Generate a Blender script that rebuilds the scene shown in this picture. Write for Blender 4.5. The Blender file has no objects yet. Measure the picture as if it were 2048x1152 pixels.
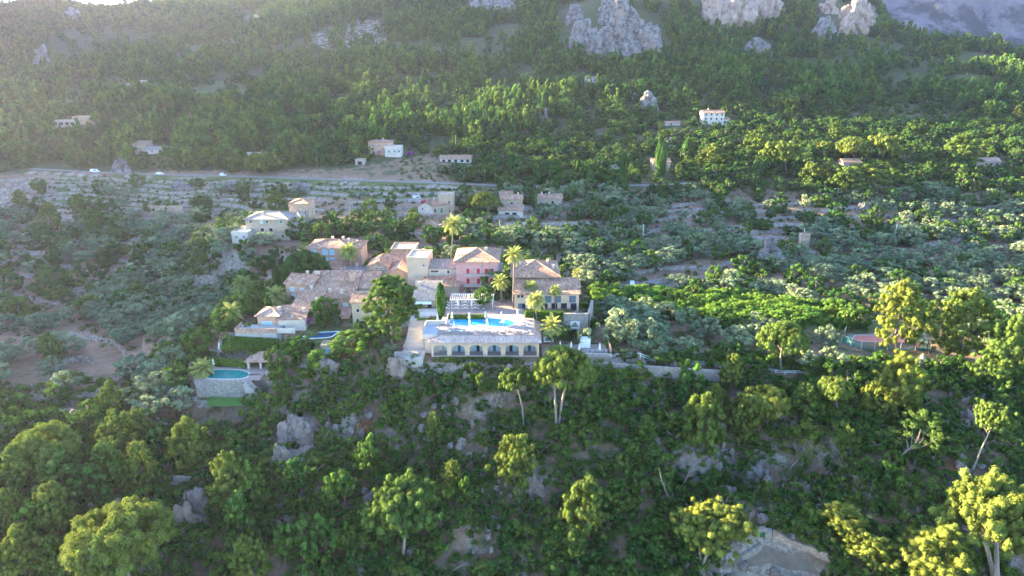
import bpy, math, random
import numpy as np
from mathutils import Vector, Matrix
random.seed(7); rng = np.random.default_rng(7)
R = math.radians
col = bpy.context.scene.collection
scn = bpy.context.scene

# ------------------------------------------------------------ camera, light, exposure
CAMZ, PITCH, F = 100.0, R(19.0), 1300.0
cd = bpy.data.cameras.new('camera'); cam = bpy.data.objects.new('camera', cd); col.objects.link(cam)
cam.location = (0, 0, CAMZ); cam.rotation_euler = (R(90) - PITCH, 0, 0)
cd.sensor_width = 36; cd.lens = 36 * F / 2048; cd.clip_start = 1; cd.clip_end = 9000
scn.camera = cam
SUN_AZ, SUN_EL = R(-66), R(11.5)            # azimuth from +Y, clockwise
HAZE = 0.00005
SD = Vector((math.sin(SUN_AZ) * math.cos(SUN_EL), math.cos(SUN_AZ) * math.cos(SUN_EL), math.sin(SUN_EL)))
w = bpy.data.worlds.new('World'); scn.world = w; w.use_nodes = True
nt = w.node_tree; sky = nt.nodes.new('ShaderNodeTexSky'); sky.sky_type = 'NISHITA'; sky.sun_disc = False
sky.sun_elevation = SUN_EL; sky.sun_rotation = SUN_AZ; sky.altitude = 300
sky.air_density = 1.0; sky.dust_density = 0.6; sky.ozone_density = 3.2
nt.links.new(sky.outputs[0], nt.nodes['Background'].inputs[0]); nt.nodes['Background'].inputs[1].default_value = 0.085
sl = bpy.data.lights.new('sun', 'SUN'); sl.energy = 5.0; sl.angle = R(0.5); sl.color = (1.0, 0.80, 0.44)
so = bpy.data.objects.new('sun', sl); col.objects.link(so)
so.rotation_euler = (-SD).to_track_quat('-Z', 'Y').to_euler()
scn.view_settings.view_transform = 'Standard'; scn.view_settings.look = 'None'
scn.view_settings.exposure = 3.72; scn.view_settings.gamma = 1.0
scn.cycles.max_bounces = 6; scn.cycles.diffuse_bounces = 3; scn.cycles.transmission_bounces = 3
scn.cycles.transparent_max_bounces = 6; scn.cycles.volume_bounces = 1
scn.cycles.use_denoising = True
scn.cycles.use_adaptive_sampling = True; scn.cycles.adaptive_threshold = 0.02

# ------------------------------------------------------------ pixel <-> world (2048 x 1152 picture)
CP, SP = math.cos(PITCH), math.sin(PITCH)
def ray(u, v):
    up = (576 - v) / F
    return ((u - 1024) / F, CP + up * SP, -SP + up * CP)
def at(u, v, y):
    d = ray(u, v); t = y / d[1]
    return np.array((d[0] * t, y, CAMZ + d[2] * t))
def proj(x, y, z):
    dz = z - CAMZ; dep = y * CP - dz * SP; upc = y * SP + dz * CP
    return 1024 + F * x / dep, 576 - F * upc / dep, dep
def mpp(u, v, y):                    # metres per picture pixel at that distance
    p = at(u, v, y); return (y * CP - (p[2] - CAMZ) * SP) / F

# ------------------------------------------------------------ noise
def vnoise(x, y, seed=0):
    xi = np.floor(x).astype(np.int64); yi = np.floor(y).astype(np.int64); xf = x - xi; yf = y - yi
    def hsh(a, b):
        n = (a * 374761393 + b * 668265263 + seed * 974711) & 0xffffffff
        n = ((n ^ (n >> 13)) * 1274126177) & 0xffffffff
        return ((n ^ (n >> 16)) & 0xffff) / 65535.0
    sx = xf * xf * (3 - 2 * xf); sy = yf * yf * (3 - 2 * yf)
    a = hsh(xi, yi); b = hsh(xi + 1, yi); c = hsh(xi, yi + 1); d = hsh(xi + 1, yi + 1)
    return (a + (b - a) * sx) * (1 - sy) + (c + (d - c) * sx) * sy
def fbm(x, y, sc, oct=4, seed=0):
    x = np.asarray(x, float) / sc; y = np.asarray(y, float) / sc; s = 0; a = 1; tot = 0
    for k in range(oct):
        s = s + a * vnoise(x, y, seed + k * 17); tot += a; a *= .5; x = x * 2.03 + 11.3; y = y * 2.03 + 5.7
    return s / tot
def sstep(e0, e1, x):
    t = np.clip((x - e0) / (e1 - e0), 0, 1); return t * t * (3 - 2 * t)
def inpoly(u, v, poly):
    u = np.asarray(u, float); v = np.asarray(v, float); c = np.zeros(u.shape, bool); n = len(poly)
    for i in range(n):
        (x1, y1), (x2, y2) = poly[i], poly[(i + 1) % n]
        if y1 == y2: continue
        k = ((y1 > v) != (y2 > v)) & (u < (x2 - x1) * (v - y1) / (y2 - y1) + x1); c ^= k
    return c

# ------------------------------------------------------------ object helpers
def tag(o, label=None, cat=None, group=None, kind=None):
    if label: o['label'] = label
    if cat: o['category'] = cat
    if group: o['group'] = group
    if kind: o['kind'] = kind
    return o
def empty(name, loc, rz=0, **k):
    o = bpy.data.objects.new(name, None); col.objects.link(o); o.location = loc; o.rotation_euler = (0, 0, rz)
    return tag(o, **k)
class MB:
    def __init__(s): s.v = []; s.f = []; s.m = []; s.mi = 0
    def quad(s, *p):
        n = len(s.v); s.v += [tuple(q) for q in p]; s.f.append(tuple(range(n, n + len(p)))); s.m.append(s.mi)
    def box(s, x0, x1, y0, y1, z0, z1, rz=0, piv=None):
        P = [(x, y, z) for z in (z0, z1) for (x, y) in ((x0, y0), (x1, y0), (x1, y1), (x0, y1))]
        if rz:
            px, py = piv or ((x0 + x1) / 2, (y0 + y1) / 2); c, q = math.cos(rz), math.sin(rz)
            P = [(px + (x - px) * c - (y - py) * q, py + (x - px) * q + (y - py) * c, z) for x, y, z in P]
        n = len(s.v); s.v += P
        for f in ((3, 2, 1, 0), (4, 5, 6, 7), (0, 1, 5, 4), (1, 2, 6, 5), (2, 3, 7, 6), (3, 0, 4, 7)):
            s.f.append(tuple(n + k for k in f)); s.m.append(s.mi)
        return s
    def tube(s, pts, rad, n=6, cap=True):
        pts = [Vector(p) for p in pts]; base = len(s.v)
        for i, p in enumerate(pts):
            t = (pts[min(i + 1, len(pts) - 1)] - pts[max(i - 1, 0)]).normalized()
            a = t.cross(Vector((0.31, 0.95, 0.05)) if abs(t.z) > .8 else Vector((0, 0, 1))).normalized(); b = t.cross(a)
            for k in range(n):
                an = 2 * math.pi * k / n; q = p + (a * math.cos(an) + b * math.sin(an)) * rad[i]; s.v.append(tuple(q))
        for i in range(len(pts) - 1):
            for k in range(n):
                k2 = (k + 1) % n; s.f.append((base + i * n + k, base + i * n + k2, base + (i + 1) * n + k2, base + (i + 1) * n + k)); s.m.append(s.mi)
        if cap:
            e = base + (len(pts) - 1) * n
            s.f.append(tuple(e + k for k in range(n))); s.m.append(s.mi)
            s.f.append(tuple(base + n - 1 - k for k in range(n))); s.m.append(s.mi)
        return s
    def build(s, name, mats, parent=None, smooth=False, loc=None, rz=0):
        me = bpy.data.meshes.new(name); me.from_pydata(s.v, [], s.f)
        for m in (mats if isinstance(mats, (list, tuple)) else [mats]): me.materials.append(m)
        if any(s.m): me.polygons.foreach_set('material_index', s.m)
        if smooth: me.polygons.foreach_set('use_smooth', [True] * len(s.f))
        me.update(); o = bpy.data.objects.new(name, me); col.objects.link(o)
        if parent: o.parent = parent
        if loc is not None: o.location = loc
        if rz: o.rotation_euler = (0, 0, rz)
        return o
def npmesh(name, V, Fq, mats, smooth=False, attrs=None):
    me = bpy.data.meshes.new(name); k = Fq.shape[1]
    me.vertices.add(len(V)); me.vertices.foreach_set('co', np.ascontiguousarray(V, np.float32).ravel())
    me.loops.add(Fq.size); me.loops.foreach_set('vertex_index', np.ascontiguousarray(Fq, np.int32).ravel())
    me.polygons.add(len(Fq)); me.polygons.foreach_set('loop_start', np.arange(0, Fq.size, k, dtype=np.int32))
    if smooth: me.polygons.foreach_set('use_smooth', np.ones(len(Fq), bool))
    for m in mats: me.materials.append(m)
    me.update(calc_edges=True)
    for an, (typ, dom, arr) in (attrs or {}).items():
        a = me.attributes.new(an, typ, dom); a.data.foreach_set('color' if 'COLOR' in typ else 'value', np.ascontiguousarray(arr, np.float32).ravel())
    return me

# ------------------------------------------------------------ materials
class NM:
    def __init__(s, name, rough=.8):
        s.m = bpy.data.materials.new(name); s.m.use_nodes = True; s.t = s.m.node_tree; s.b = s.t.nodes['Principled BSDF']
        s.b.inputs['Roughness'].default_value = rough; s.b.inputs['Specular IOR Level'].default_value = .25
        s.co = s.t.nodes.new('ShaderNodeTexCoord')
    def n(s, typ, **k):
        nd = s.t.nodes.new(typ)
        for a, b in k.items(): setattr(nd, a, b)
        return nd
    def link(s, a, b): s.t.links.new(a, b)
    def noise(s, scale, detail=4, co='Object', rough=.55):
        nd = s.n('ShaderNodeTexNoise'); nd.inputs['Scale'].default_value = scale; nd.inputs['Detail'].default_value = detail
        nd.inputs['Roughness'].default_value = rough; s.link(s.co.outputs[co], nd.inputs['Vector']); return nd.outputs[0]
    def ramp(s, fac, stops):
        nd = s.n('ShaderNodeValToRGB'); e = nd.color_ramp.elements
        while len(e) < len(stops): e.new(.5)
        for q, (p, c) in zip(e, stops): q.position = p; q.color = tuple(c) + (1,) if len(c) == 3 else c
        s.link(fac, nd.inputs[0]); return nd.outputs[0]
    def mix(s, fac, a, b, mode='MIX'):
        nd = s.n('ShaderNodeMix', data_type='RGBA', blend_type=mode)
        for sock, val in ((nd.inputs[0], fac), (nd.inputs[6], a), (nd.inputs[7], b)):
            if hasattr(val, 'is_linked') or isinstance(val, bpy.types.NodeSocket): s.link(val, sock)
            elif isinstance(val, (int, float)): sock.default_value = val
            else: sock.default_value = tuple(val) + (1,)
        return nd.outputs[2]
    def math(s, op, a, b=None):
        nd = s.n('ShaderNodeMath', operation=op)
        for i, val in enumerate((a, b)):
            if val is None: continue
            if isinstance(val, bpy.types.NodeSocket): s.link(val, nd.inputs[i])
            else: nd.inputs[i].default_value = val
        return nd.outputs[0]
    def bump(s, h, dist=.1, strength=.6):
        nd = s.n('ShaderNodeBump'); nd.inputs['Strength'].default_value = strength; nd.inputs['Distance'].default_value = dist
        s.link(h, nd.inputs['Height']); s.link(nd.outputs[0], s.b.inputs['Normal'])
    def base(s, c):
        if isinstance(c, bpy.types.NodeSocket): s.link(c, s.b.inputs['Base Color'])
        else: s.b.inputs['Base Color'].default_value = tuple(c) + (1,)
        return s.m
M = {}
def sc3(c, k): return tuple(min(1, x * k) for x in c)
def plain(name, c, rough=.8, var=.12, scale=2.0):
    n = NM(name, rough); f = n.noise(scale, 3)
    return n.base(n.ramp(f, [(.3, sc3(c, 1 - var)), (.7, sc3(c, 1 + var))]))
def plaster(name, c, stain=(.25, .2, .15)):
    n = NM(name, .9); f = n.noise(.45, 6); g = n.noise(6, 4)
    a = n.ramp(f, [(.28, sc3(c, .8)), (.5, c), (.75, sc3(c, 1.1))])
    a = n.mix(n.ramp(n.noise(1.1, 5), [(.55, (0, 0, 0)), (.8, (.35, .35, .35))]), a, stain)
    n.bump(g, .03, .4); return n.base(a)
def stone(name, c, scale=1.6, mort=.75):
    n = NM(name, .92)
    vo = n.n('ShaderNodeTexVoronoi'); vo.inputs['Scale'].default_value = scale; n.link(n.co.outputs['Object'], vo.inputs['Vector'])
    sep = n.n('ShaderNodeSeparateColor'); n.link(vo.outputs['Color'], sep.inputs[0])
    a = n.ramp(sep.outputs[0], [(0, sc3(c, .7)), (.5, c), (1, sc3(c, 1.25))])
    a = n.mix(n.ramp(n.noise(.5, 5), [(.35, (0, 0, 0)), (.8, (.5, .5, .5))]), a, sc3(c, .75))
    ed = n.n('ShaderNodeTexVoronoi', feature='DISTANCE_TO_EDGE'); ed.inputs['Scale'].default_value = scale; n.link(n.co.outputs['Object'], ed.inputs['Vector'])
    a = n.mix(n.ramp(ed.outputs[0], [(0.0, (1, 1, 1)), (.09, (0, 0, 0))]), a, sc3(c, mort * .8))
    n.bump(n.ramp(ed.outputs[0], [(0, (0, 0, 0)), (.15, (1, 1, 1))]), .08, .8); return n.base(a)
def tiles(name, c1, c2, c3):
    n = NM(name, .9)
    wv = n.n('ShaderNodeTexWave', wave_type='BANDS', bands_direction='X'); wv.inputs['Scale'].default_value = 1.3
    wv.inputs['Distortion'].default_value = .6; n.link(n.co.outputs['Object'], wv.inputs['Vector'])
    mp = n.n('ShaderNodeMapping'); mp.inputs['Scale'].default_value = (2.6, 1.1, 1.1); n.link(n.co.outputs['Object'], mp.inputs[0])
    vo = n.n('ShaderNodeTexVoronoi'); vo.inputs['Scale'].default_value = 1.0; n.link(mp.outputs[0], vo.inputs['Vector'])
    sep = n.n('ShaderNodeSeparateColor'); n.link(vo.outputs['Color'], sep.inputs[0])
    a = n.ramp(sep.outputs[0], [(0, c1), (.45, c2), (.8, c2), (1, c3)])
    a = n.mix(n.ramp(n.noise(.35, 6), [(.38, (0, 0, 0)), (.7, (.65, .65, .65))]), a, sc3(c1, .85))
    a = n.mix(n.math('MULTIPLY', wv.outputs[0], .22), a, sc3(c1, .5))
    n.bump(wv.outputs[0], .12, .7); return n.base(a)
def leafm(name, c, c2, trans=.22):
    n = NM(name, .7); t = n.t; t.nodes.remove(n.b)
    oi = n.n('ShaderNodeObjectInfo'); at_ = n.n('ShaderNodeAttribute', attribute_name='tint')
    a = n.mix(oi.outputs['Random'], c, c2)
    hs = n.n('ShaderNodeHueSaturation'); n.link(a, hs.inputs['Color'])
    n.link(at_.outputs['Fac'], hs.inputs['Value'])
    df = n.n('ShaderNodeBsdfDiffuse'); tr = n.n('ShaderNodeBsdfTranslucent'); mx = n.n('ShaderNodeMixShader'); mx.inputs[0].default_value = trans
    n.link(hs.outputs[0], df.inputs[0]); n.link(hs.outputs[0], tr.inputs[0]); n.link(df.outputs[0], mx.inputs[1]); n.link(tr.outputs[0], mx.inputs[2])
    n.link(mx.outputs[0], t.nodes['Material Output'].inputs[0]); return n.m
M['pine'] = leafm('pine_needles', (.10, .16, .04), (.185, .215, .045))
M['pinedark'] = leafm('far_pine_needles', (.045, .115, .03), (.12, .185, .035))
M['olive'] = leafm('olive_leaves', (.14, .20, .12), (.25, .30, .165))
M['oak'] = leafm('oak_leaves', (.035, .095, .03), (.10, .165, .035))
M['bush'] = leafm('bush_leaves', (.035, .095, .025), (.12, .18, .035))
M['citrus'] = leafm('citrus_leaves', (.09, .19, .035), (.17, .25, .045))
M['vine'] = leafm('vine_leaves', (.07, .15, .03), (.14, .21, .045))
M['palm'] = leafm('palm_leaves', (.22, .27, .08), (.30, .32, .10), .25)
M['cypress'] = leafm('cypress_leaves', (.04, .10, .02), (.06, .12, .03), .15)
M['purple'] = leafm('bougainvillea', (.30, .03, .32), (.36, .05, .38), .3)
M['rust'] = leafm('dry_shrub', (.28, .13, .06), (.34, .2, .1), .2)
M['bark'] = plain('bark', (.20, .16, .135), .95, .25, 3)
M['barkpale'] = plain('pale_bark', (.27, .225, .195), .95, .2, 3)
M['white'] = plain('white_paint', (.78, .77, .75), .6, .05)
M['tile'] = tiles('roof_tiles', (.26, .14, .10), (.47, .29, .20), (.66, .49, .38))
M['tilered'] = tiles('terracotta_tiles', (.42, .24, .18), (.60, .39, .31), (.72, .54, .45))
M['skirt'] = tiles('pale_terracotta', (.52, .34, .28), (.72, .52, .45), (.82, .66, .58)); M['tilegrey'] = tiles('grey_roof_tiles', (.26, .22, .2), (.38, .33, .3), (.5, .44, .4))
M['peach'] = plaster('peach_plaster', (.58, .36, .25)); M['cream'] = plaster('cream_plaster', (.60, .45, .33))
M['pink'] = plaster('pink_plaster', (.60, .32, .31)); M['whitewall'] = plaster('whitewashed_plaster', (.62, .53, .46))
M['stonewall'] = stone('honey_stone', (.50, .36, .27), 1.5); M['drystone'] = stone('dry_stone', (.40, .35, .31), 1.8)
M['tan'] = plaster('tan_render', (.43, .34, .26))
M['blue'] = plain('pale_blue_paint', (.38, .56, .72), .6, .05); M['red'] = plain('red_paint', (.42, .03, .04), .6, .1)
M['dark'] = plain('dark_glass_and_shade', (.03, .035, .045), .2, .1); M['darkwood'] = plain('brown_wood', (.12, .075, .05), .7)
M['glass'] = plain('window_glass', (.10, .15, .2), .15, .3); M['greenpaint'] = plain('green_paint', (.03, .16, .09), .6)
M['paving'] = plain('pinkish_paving', (.38, .29, .26), .9, .12, .8); M['concrete'] = plain('concrete', (.42, .39, .36), .95, .15, .5)
M['fabric'] = plain('white_canvas', (.80, .79, .76), .9, .04); M['greyfab'] = plain('grey_cushion', (.35, .37, .42), .9)
M['dirt'] = plain('trodden_earth', (.18, .14, .11), .95, .2, .6); M['metal'] = plain('grey_metal', (.25, .26, .28), .5); M['wood'] = plain('weathered_wood', (.32, .25, .2), .9)
# ------------------------------------------------------------ terrain: columns of (picture row, distance) control points
C = {
 -150: [(1152,105),(1000,116),(900,126),(850,134),(800,150),(750,168),(700,188),(650,214),(600,240),(550,268),(500,296),(450,326),(400,354),(350,390),(300,440),(250,500),(190,590),('z',690,70),(150,900),(80,1150),(40,1500),('z',2000,190)],
 0: [(1152,105),(1000,118),(900,128),(850,136),(800,153),(750,170),(700,190),(650,216),(600,243),(550,272),(500,300),(450,328),(400,356),(350,392),(300,440),(250,500),(200,570),('z',670,66),(150,900),(70,1150),(14,1500),('z',2000,190)],
 250: [(1152,105),(1000,122),(900,137),(850,145),(800,152),(770,158),(740,173),(700,188),(650,212),(600,240),(550,268),(500,296),(450,322),(400,352),(350,388),(300,440),(250,500),(200,575),(150,660),(128,720),('z',820,92),(100,980),(60,1150),(8,1550),('z',2000,190)],
 420: [(1152,107),(1000,126),(900,141),(850,148),(800,154),(760,159),(715,168),(690,172),(645,180),('z',205,17),(600,233),(550,262),(500,285),(460,304),(400,346),(350,388),(300,440),(250,505),(200,580),(150,675),(105,780),('z',860,110),(60,1100),(2,1550),('z',2000,260)],
 600: [(1152,108),(1000,127),(900,140),(850,147),(800,152),(760,156),(720,160),(690,166),(670,172),(640,180),(600,193),(560,206),(530,220),(500,238),(480,252),(450,282),(400,336),(350,390),(300,440),(250,510),(200,588),(150,680),(100,780),(62,880),('z',950,138),(20,1250),(-10,1600),('z',2000,330)],
 800: [(1152,110),(1000,127),(900,139),(850,144),(800,149),(750,154),(715,157),(700,161),(660,170),(640,177),(600,192),(560,208),(520,230),(480,256),(450,285),(400,335),(350,388),(300,440),(250,510),(200,590),(150,680),(100,780),(50,900),(0,1030),('z',1500,330),('z',2000,380)],
 1024: [(1152,112),(1000,125),(900,136),(850,141),(800,147),(750,153),(712,158),(672,165),(632,175),(600,192),(560,210),(520,235),(480,264),(450,290),(400,335),(350,385),(300,440),(250,510),(200,590),(150,680),(100,780),(50,900),(0,1010),('z',1400,340),('z',2000,420)],
 1280: [(1152,110),(1000,126),(900,137),(850,143),(800,149),(750,155),(722,158),(700,165),(650,187),(600,213),(550,243),(500,275),(450,312),(400,350),(350,393),(300,445),(250,510),(200,590),(150,680),(120,730),(60,840),(0,900),('z',1300,340),('z',2000,420)],
 1536: [(1152,116),(1090,122),(1060,128),(1000,131),(900,139),(850,144),(800,150),(760,155),(735,160),(700,172),(650,190),(600,218),(550,250),(500,285),(450,320),(400,360),(350,400),(300,455),(250,520),(200,600),(150,690),(100,780),(50,880),(0,970),('z',1300,300),('z',2000,380)],
 1740: [(1152,106),(1000,121),(900,134),(850,142),(800,150),(750,158),(700,177),(650,194),(600,222),(550,256),(500,290),(450,325),(400,363),(350,403),(300,455),(250,520),(200,600),(150,700),(100,800),(50,900),(0,1000),('z',1300,210),('z',2000,200)],
 1830: [(1152,105),(1000,120),(900,134),(850,142),(800,151),(750,159),(700,179),(650,197),(600,225),(550,258),(500,292),(450,327),(400,364),(350,404),(300,455),(250,520),(200,600),(150,710),(110,820),(75,900),('z',1100,90),('z',2000,80)],
 2048: [(1152,105),(1000,118),(900,132),(850,142),(800,152),(750,164),(700,182),(650,202),(600,229),(550,260),(500,295),(450,330),(400,365),(350,405),(300,455),(250,520),(200,600),(150,720),(122,840),('z',1050,60),('z',2000,60)],
 2200: [(1152,105),(1000,116),(900,130),(850,142),(800,152),(750,165),(700,183),(650,203),(600,230),(550,260),(500,296),(450,330),(400,365),(350,405),(300,456),(250,520),(200,600),(150,725),(128,850),('z',1050,50),('z',2000,50)],
}
NY, NX = 1000, 860
ay = np.exp(np.linspace(math.log(60), math.log(2000), NY)); aa = np.linspace(-1.25, 1.25, NX)
def colcurve(u, pts):
    P = []
    for p in pts:
        if p[0] == 'z': y, z = p[1], p[2]; P.append((y, (u - 1024) / F * (y * CP + (CAMZ - z) * SP), z))
        else: q = at(u, p[0], p[1]); P.append((q[1], q[0], q[2]))
    P.sort(); P = [(50, P[0][1] * .62, P[0][2] - 22)] + P
    P = np.array(P); return np.interp(ay, P[:, 0], P[:, 1]), np.interp(ay, P[:, 0], P[:, 2])
cc = [colcurve(u, p) for u, p in sorted(C.items())]
CX = np.array([c[0] for c in cc]); CZ = np.array([c[1] for c in cc])
Z = np.zeros((NY, NX)); X = aa[None, :] * (ay[:, None] + 40); Y = np.repeat(ay[:, None], NX, 1)
for j in range(NY):
    xs, zs = CX[:, j], CZ[:, j]; x = X[j]; k = np.clip(np.searchsorted(xs, x) - 1, 0, len(xs) - 2)
    t = np.clip((x - xs[k]) / (xs[k + 1] - xs[k]), 0, 1); m = np.gradient(zs, xs); dx = xs[k + 1] - xs[k]
    Z[j] = (2*t**3-3*t**2+1)*zs[k] + (t**3-2*t**2+t)*dx*m[k] + (-2*t**3+3*t**2)*zs[k+1] + (t**3-t**2)*dx*m[k+1]
def blur(A, n):
    for _ in range(n):
        A = np.vstack([A[:1], (A[:-2] + 2 * A[1:-1] + A[2:]) / 4, A[-1:]])
        A = np.hstack([A[:, :1], (A[:, :-2] + 2 * A[:, 1:-1] + A[:, 2:]) / 4, A[:, -1:]])
    return A
Z = blur(Z, 22)
class Terr: pass
def hgt(x, y):
    x = np.asarray(x, float); y = np.asarray(y, float)
    fj = np.clip(np.log(np.maximum(y, 1) / 60) / math.log(2000 / 60) * (NY - 1), 0, NY - 1.001)
    fi = np.clip((x / (y + 40) + 1.25) / 2.5 * (NX - 1), 0, NX - 1.001)
    j = fj.astype(int); i = fi.astype(int); tj = fj - j; ti = fi - i
    return (Z[j, i] * (1 - tj) + Z[j + 1, i] * tj) * (1 - ti) + (Z[j, i + 1] * (1 - tj) + Z[j + 1, i + 1] * tj) * ti
def ground(u, v):                    # where the line through a picture point meets the ground
    ys = np.exp(np.linspace(math.log(70), math.log(1900), 3000)); d = ray(u, v)
    xs = d[0] / d[1] * ys; zs = CAMZ + d[2] / d[1] * ys; hit = np.nonzero(zs < hgt(xs, ys))[0]
    k = hit[0] if len(hit) else len(ys) - 1
    return Vector((xs[k], ys[k], float(hgt(xs[k], ys[k]))))
U0, V0, D0 = proj(X, Y, Z)
# rough ground, mountain gullies, then terraces
far = sstep(420, 800, Y)
Z += (fbm(X, Y, 160, 5, 3) - .5) * 46 * far * sstep(0, 1, (Y - 420) / 400)
cliff = sstep(712, 770, V0) * (Y < 175)
TERR_ = 1
Z += (fbm(X, Y, 11, 4, 9) - .5) * 5.5 * cliff + (fbm(X, Y, 26, 4, 5) - .5) * 2.2 * sstep(215, 300, Y)
TZ = [  # terraced ground (picture outlines)
 [(-300,860),(-300,350),(560,345),(900,360),(1000,400),(1500,395),(2300,380),(2300,640),(1660,640),(1050,560),(720,480),(640,520),(560,560),(440,600),(300,700),(120,850)],
]
tm = np.zeros_like(Z)
for p in TZ: tm = np.maximum(tm, inpoly(U0, V0, p).astype(float))
tm = blur(tm, 6) * (Y > 140) * (Y < 460)
SH = 1.9; q = (Z + Y * .075 + (fbm(X, Y, 60, 3, 77) - .5) * 7) / SH; fr = q - np.floor(q)
Zt = Z + SH * (sstep(.94, .99, fr) - fr) ; Z = Z + (Zt - Z) * tm * .9
# level pads: x, y, half width, half depth, z, blend
PADS = []
def pad(u, v, y, hx, hy, dz=0, bl=3, dx=0):
    p = at(u, v, y); PADS.append((p[0] + dx, p[1], hx, hy, p[2] + dz, bl))
_pf = at(970, 712, 158)
PADS += [(-7.5, 167, 21, 8.6, 25.9, 1.0), (-7.0, 172, 17, 6, 31.4, 1.0)]
PADS[0] = (-7.5, 163, 17, 7, 26.2, 2.0); PADS[1] = (-6, 186, 24, 13, 31.2, 2.0)
PADS += [(at(1165, 700, 163)[0] + 3, 166, 12, 7, 26.5, 2)]        # sun bed terrace
PADS += [(at(1730, 682, 190)[0] + 12, 190, 24, 9, 19.0, 4)]       # tennis court
PADS += [(at(445, 745, 161)[0], 163.5, 12, 6, 20.4, 1.5), (at(640, 670, 172)[0], 172, 8, 5, 27.0, 2), (at(540, 665, 173)[0], 177, 13, 6, 28.0, 2)]
PADS += [(at(555, 480, 258)[0], 261, 20, 13, float(at(540, 480, 254)[2]) - .1, 14), (at(665, 532, 220)[0], 223, 12, 7, float(at(665, 532, 219)[2]) - .1, 4)]
PADS += [(at(455, 795, 155)[0], 155.5, 11, 2.2, 15.8, 1)]
PADS += [(at(1530, 1105, 124)[0], 124, 11, 3.5, 4.2, 13)]
for (px, py, hx, hy, pz, bl) in PADS:
    dd = np.maximum(np.abs(X - px) - hx, np.abs(Y - py) - hy); wgt = 1 - sstep(0, bl, dd); Z = Z * (1 - wgt) + pz * wgt
# the valley road
RP = [ground(u, v) for u, v in [(60,340),(110,342),(190,346),(320,351),(450,354),(620,361),(800,366),(950,371),(1060,376),(1180,374),(1300,372),(1400,368)]]
RP = [(p.x, p.y, p.z + .6) for p in RP]
def polydist(X, Y, P):
    best = np.full(X.shape, 1e9); bz = np.zeros(X.shape)
    for a, b in zip(P[:-1], P[1:]):
        dx, dy = b[0] - a[0], b[1] - a[1]; t = np.clip(((X - a[0]) * dx + (Y - a[1]) * dy) / (dx * dx + dy * dy), 0, 1)
        d = np.hypot(X - a[0] - t * dx, Y - a[1] - t * dy); m = d < best; best = np.where(m, d, best); bz = np.where(m, a[2] + t * (b[2] - a[2]), bz)
    return best, bz
sub = (Y > 330) & (Y < 450); dd, bz = polydist(X[sub], Y[sub], RP); wgt = 1 - sstep(3.2, 5.5, dd); Z[sub] = Z[sub] * (1 - wgt) + (bz - .12) * wgt
U1, V1, D1 = proj(X, Y, Z)
# ground cover weights: red = undergrowth, green = bare rock, blue = grass
CLEAR = [(560,160),(120,165),(60,240),(230,205),(420,200),(520,185)]
ROCKY = [(120,345),(900,365),(960,385),(820,400),(640,395),(560,425),(420,420),(100,415)]
g = np.full(Z.shape, .5)
fl = np.interp(U1, [0,450,700,900,1100,1300,1500,1700,2048], [345,340,335,300,262,215,215,235,245])
g = np.where(tm > .3, .33, g); g = np.where(V1 < fl, .68, g); g = np.where(cliff > .3, .5, g)
g = np.where((V1 > 200) & (V1 < 380) & (U1 > 900), .6, g)
LAWN = [[(400,778),(540,778),(545,812),(400,815)], [(600,655),(740,650),(740,715),(640,700)], [(890,622),(1000,622),(1000,645),(880,645)]]
lw = np.zeros(Z.shape)
for p in LAWN: lw = np.maximum(lw, inpoly(U1, V1, p).astype(float))
lw = np.where(inpoly(U1, V1, CLEAR), .55, lw); lw = np.where(inpoly(U1, V1, ROCKY), .72, lw)
lw = np.where(inpoly(U1, V1, [(1560,640),(1700,625),(1800,640),(1760,665),(1640,668)]), .7, lw)
rk = np.where(inpoly(U1, V1, ROCKY), .3, .10); rk = np.where(cliff > .3, .36, rk)
rk = np.where(inpoly(U1, V1, [(600,90),(680,30),(760,40),(780,90),(700,110)]), .5, rk)
for (u, v, ru, rv) in [(1390,920,95,45),(590,880,60,60),(390,1010,50,50),(1060,960,40,50),(250,1120,50,40),(690,860,40,30),(1600,985,60,30),(1560,820,40,60),(640,740,50,40)]:
    rk = np.maximum(rk, 1.0 * np.exp(-(((U1 - u) / ru) ** 2 + ((V1 - v) / rv) ** 2) ** 2) * (Y < 175))
rk = np.where(inpoly(U1, V1, [(1430,1080),(1520,1060),(1660,1110),(1620,1160),(1400,1160)]), .0, rk)
g = np.where(inpoly(U1, V1, [(1430,1080),(1520,1060),(1660,1110),(1620,1160),(1400,1160)]), .15, g)
cov = np.stack([blur(g, 3), blur(rk, 2), blur(lw, 2), np.ones_like(g)], -1).reshape(-1, 4)
n = NM('hillside_soil', .95)
ca = n.n('ShaderNodeAttribute', attribute_name='cover'); sp = n.n('ShaderNodeSeparateColor'); n.link(ca.outputs['Color'], sp.inputs[0])
big, mid, fine = n.noise(.035, 5), n.noise(.22, 6), n.noise(1.3, 5)
soil = n.ramp(mid, [(.3, (.20, .10, .06)), (.5, (.33, .18, .115)), (.7, (.40, .26, .17))])
soil = n.mix(n.ramp(fine, [(.4, (0, 0, 0)), (.62, (.5, .5, .5))]), soil, (.33, .27, .20))
grass = n.ramp(fine, [(.3, (.07, .10, .03)), (.7, (.17, .19, .07))])
def gate(w, noise, lo=.35, hi=.65):      # weight w against noise: covers a share w of the ground in patches
    s_ = n.math('ADD', n.math('MULTIPLY', w, 1.0), n.math('SUBTRACT', noise, .5)); return n.ramp(s_, [(lo + .1, (0, 0, 0)), (hi - .05, (1, 1, 1))])
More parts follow.
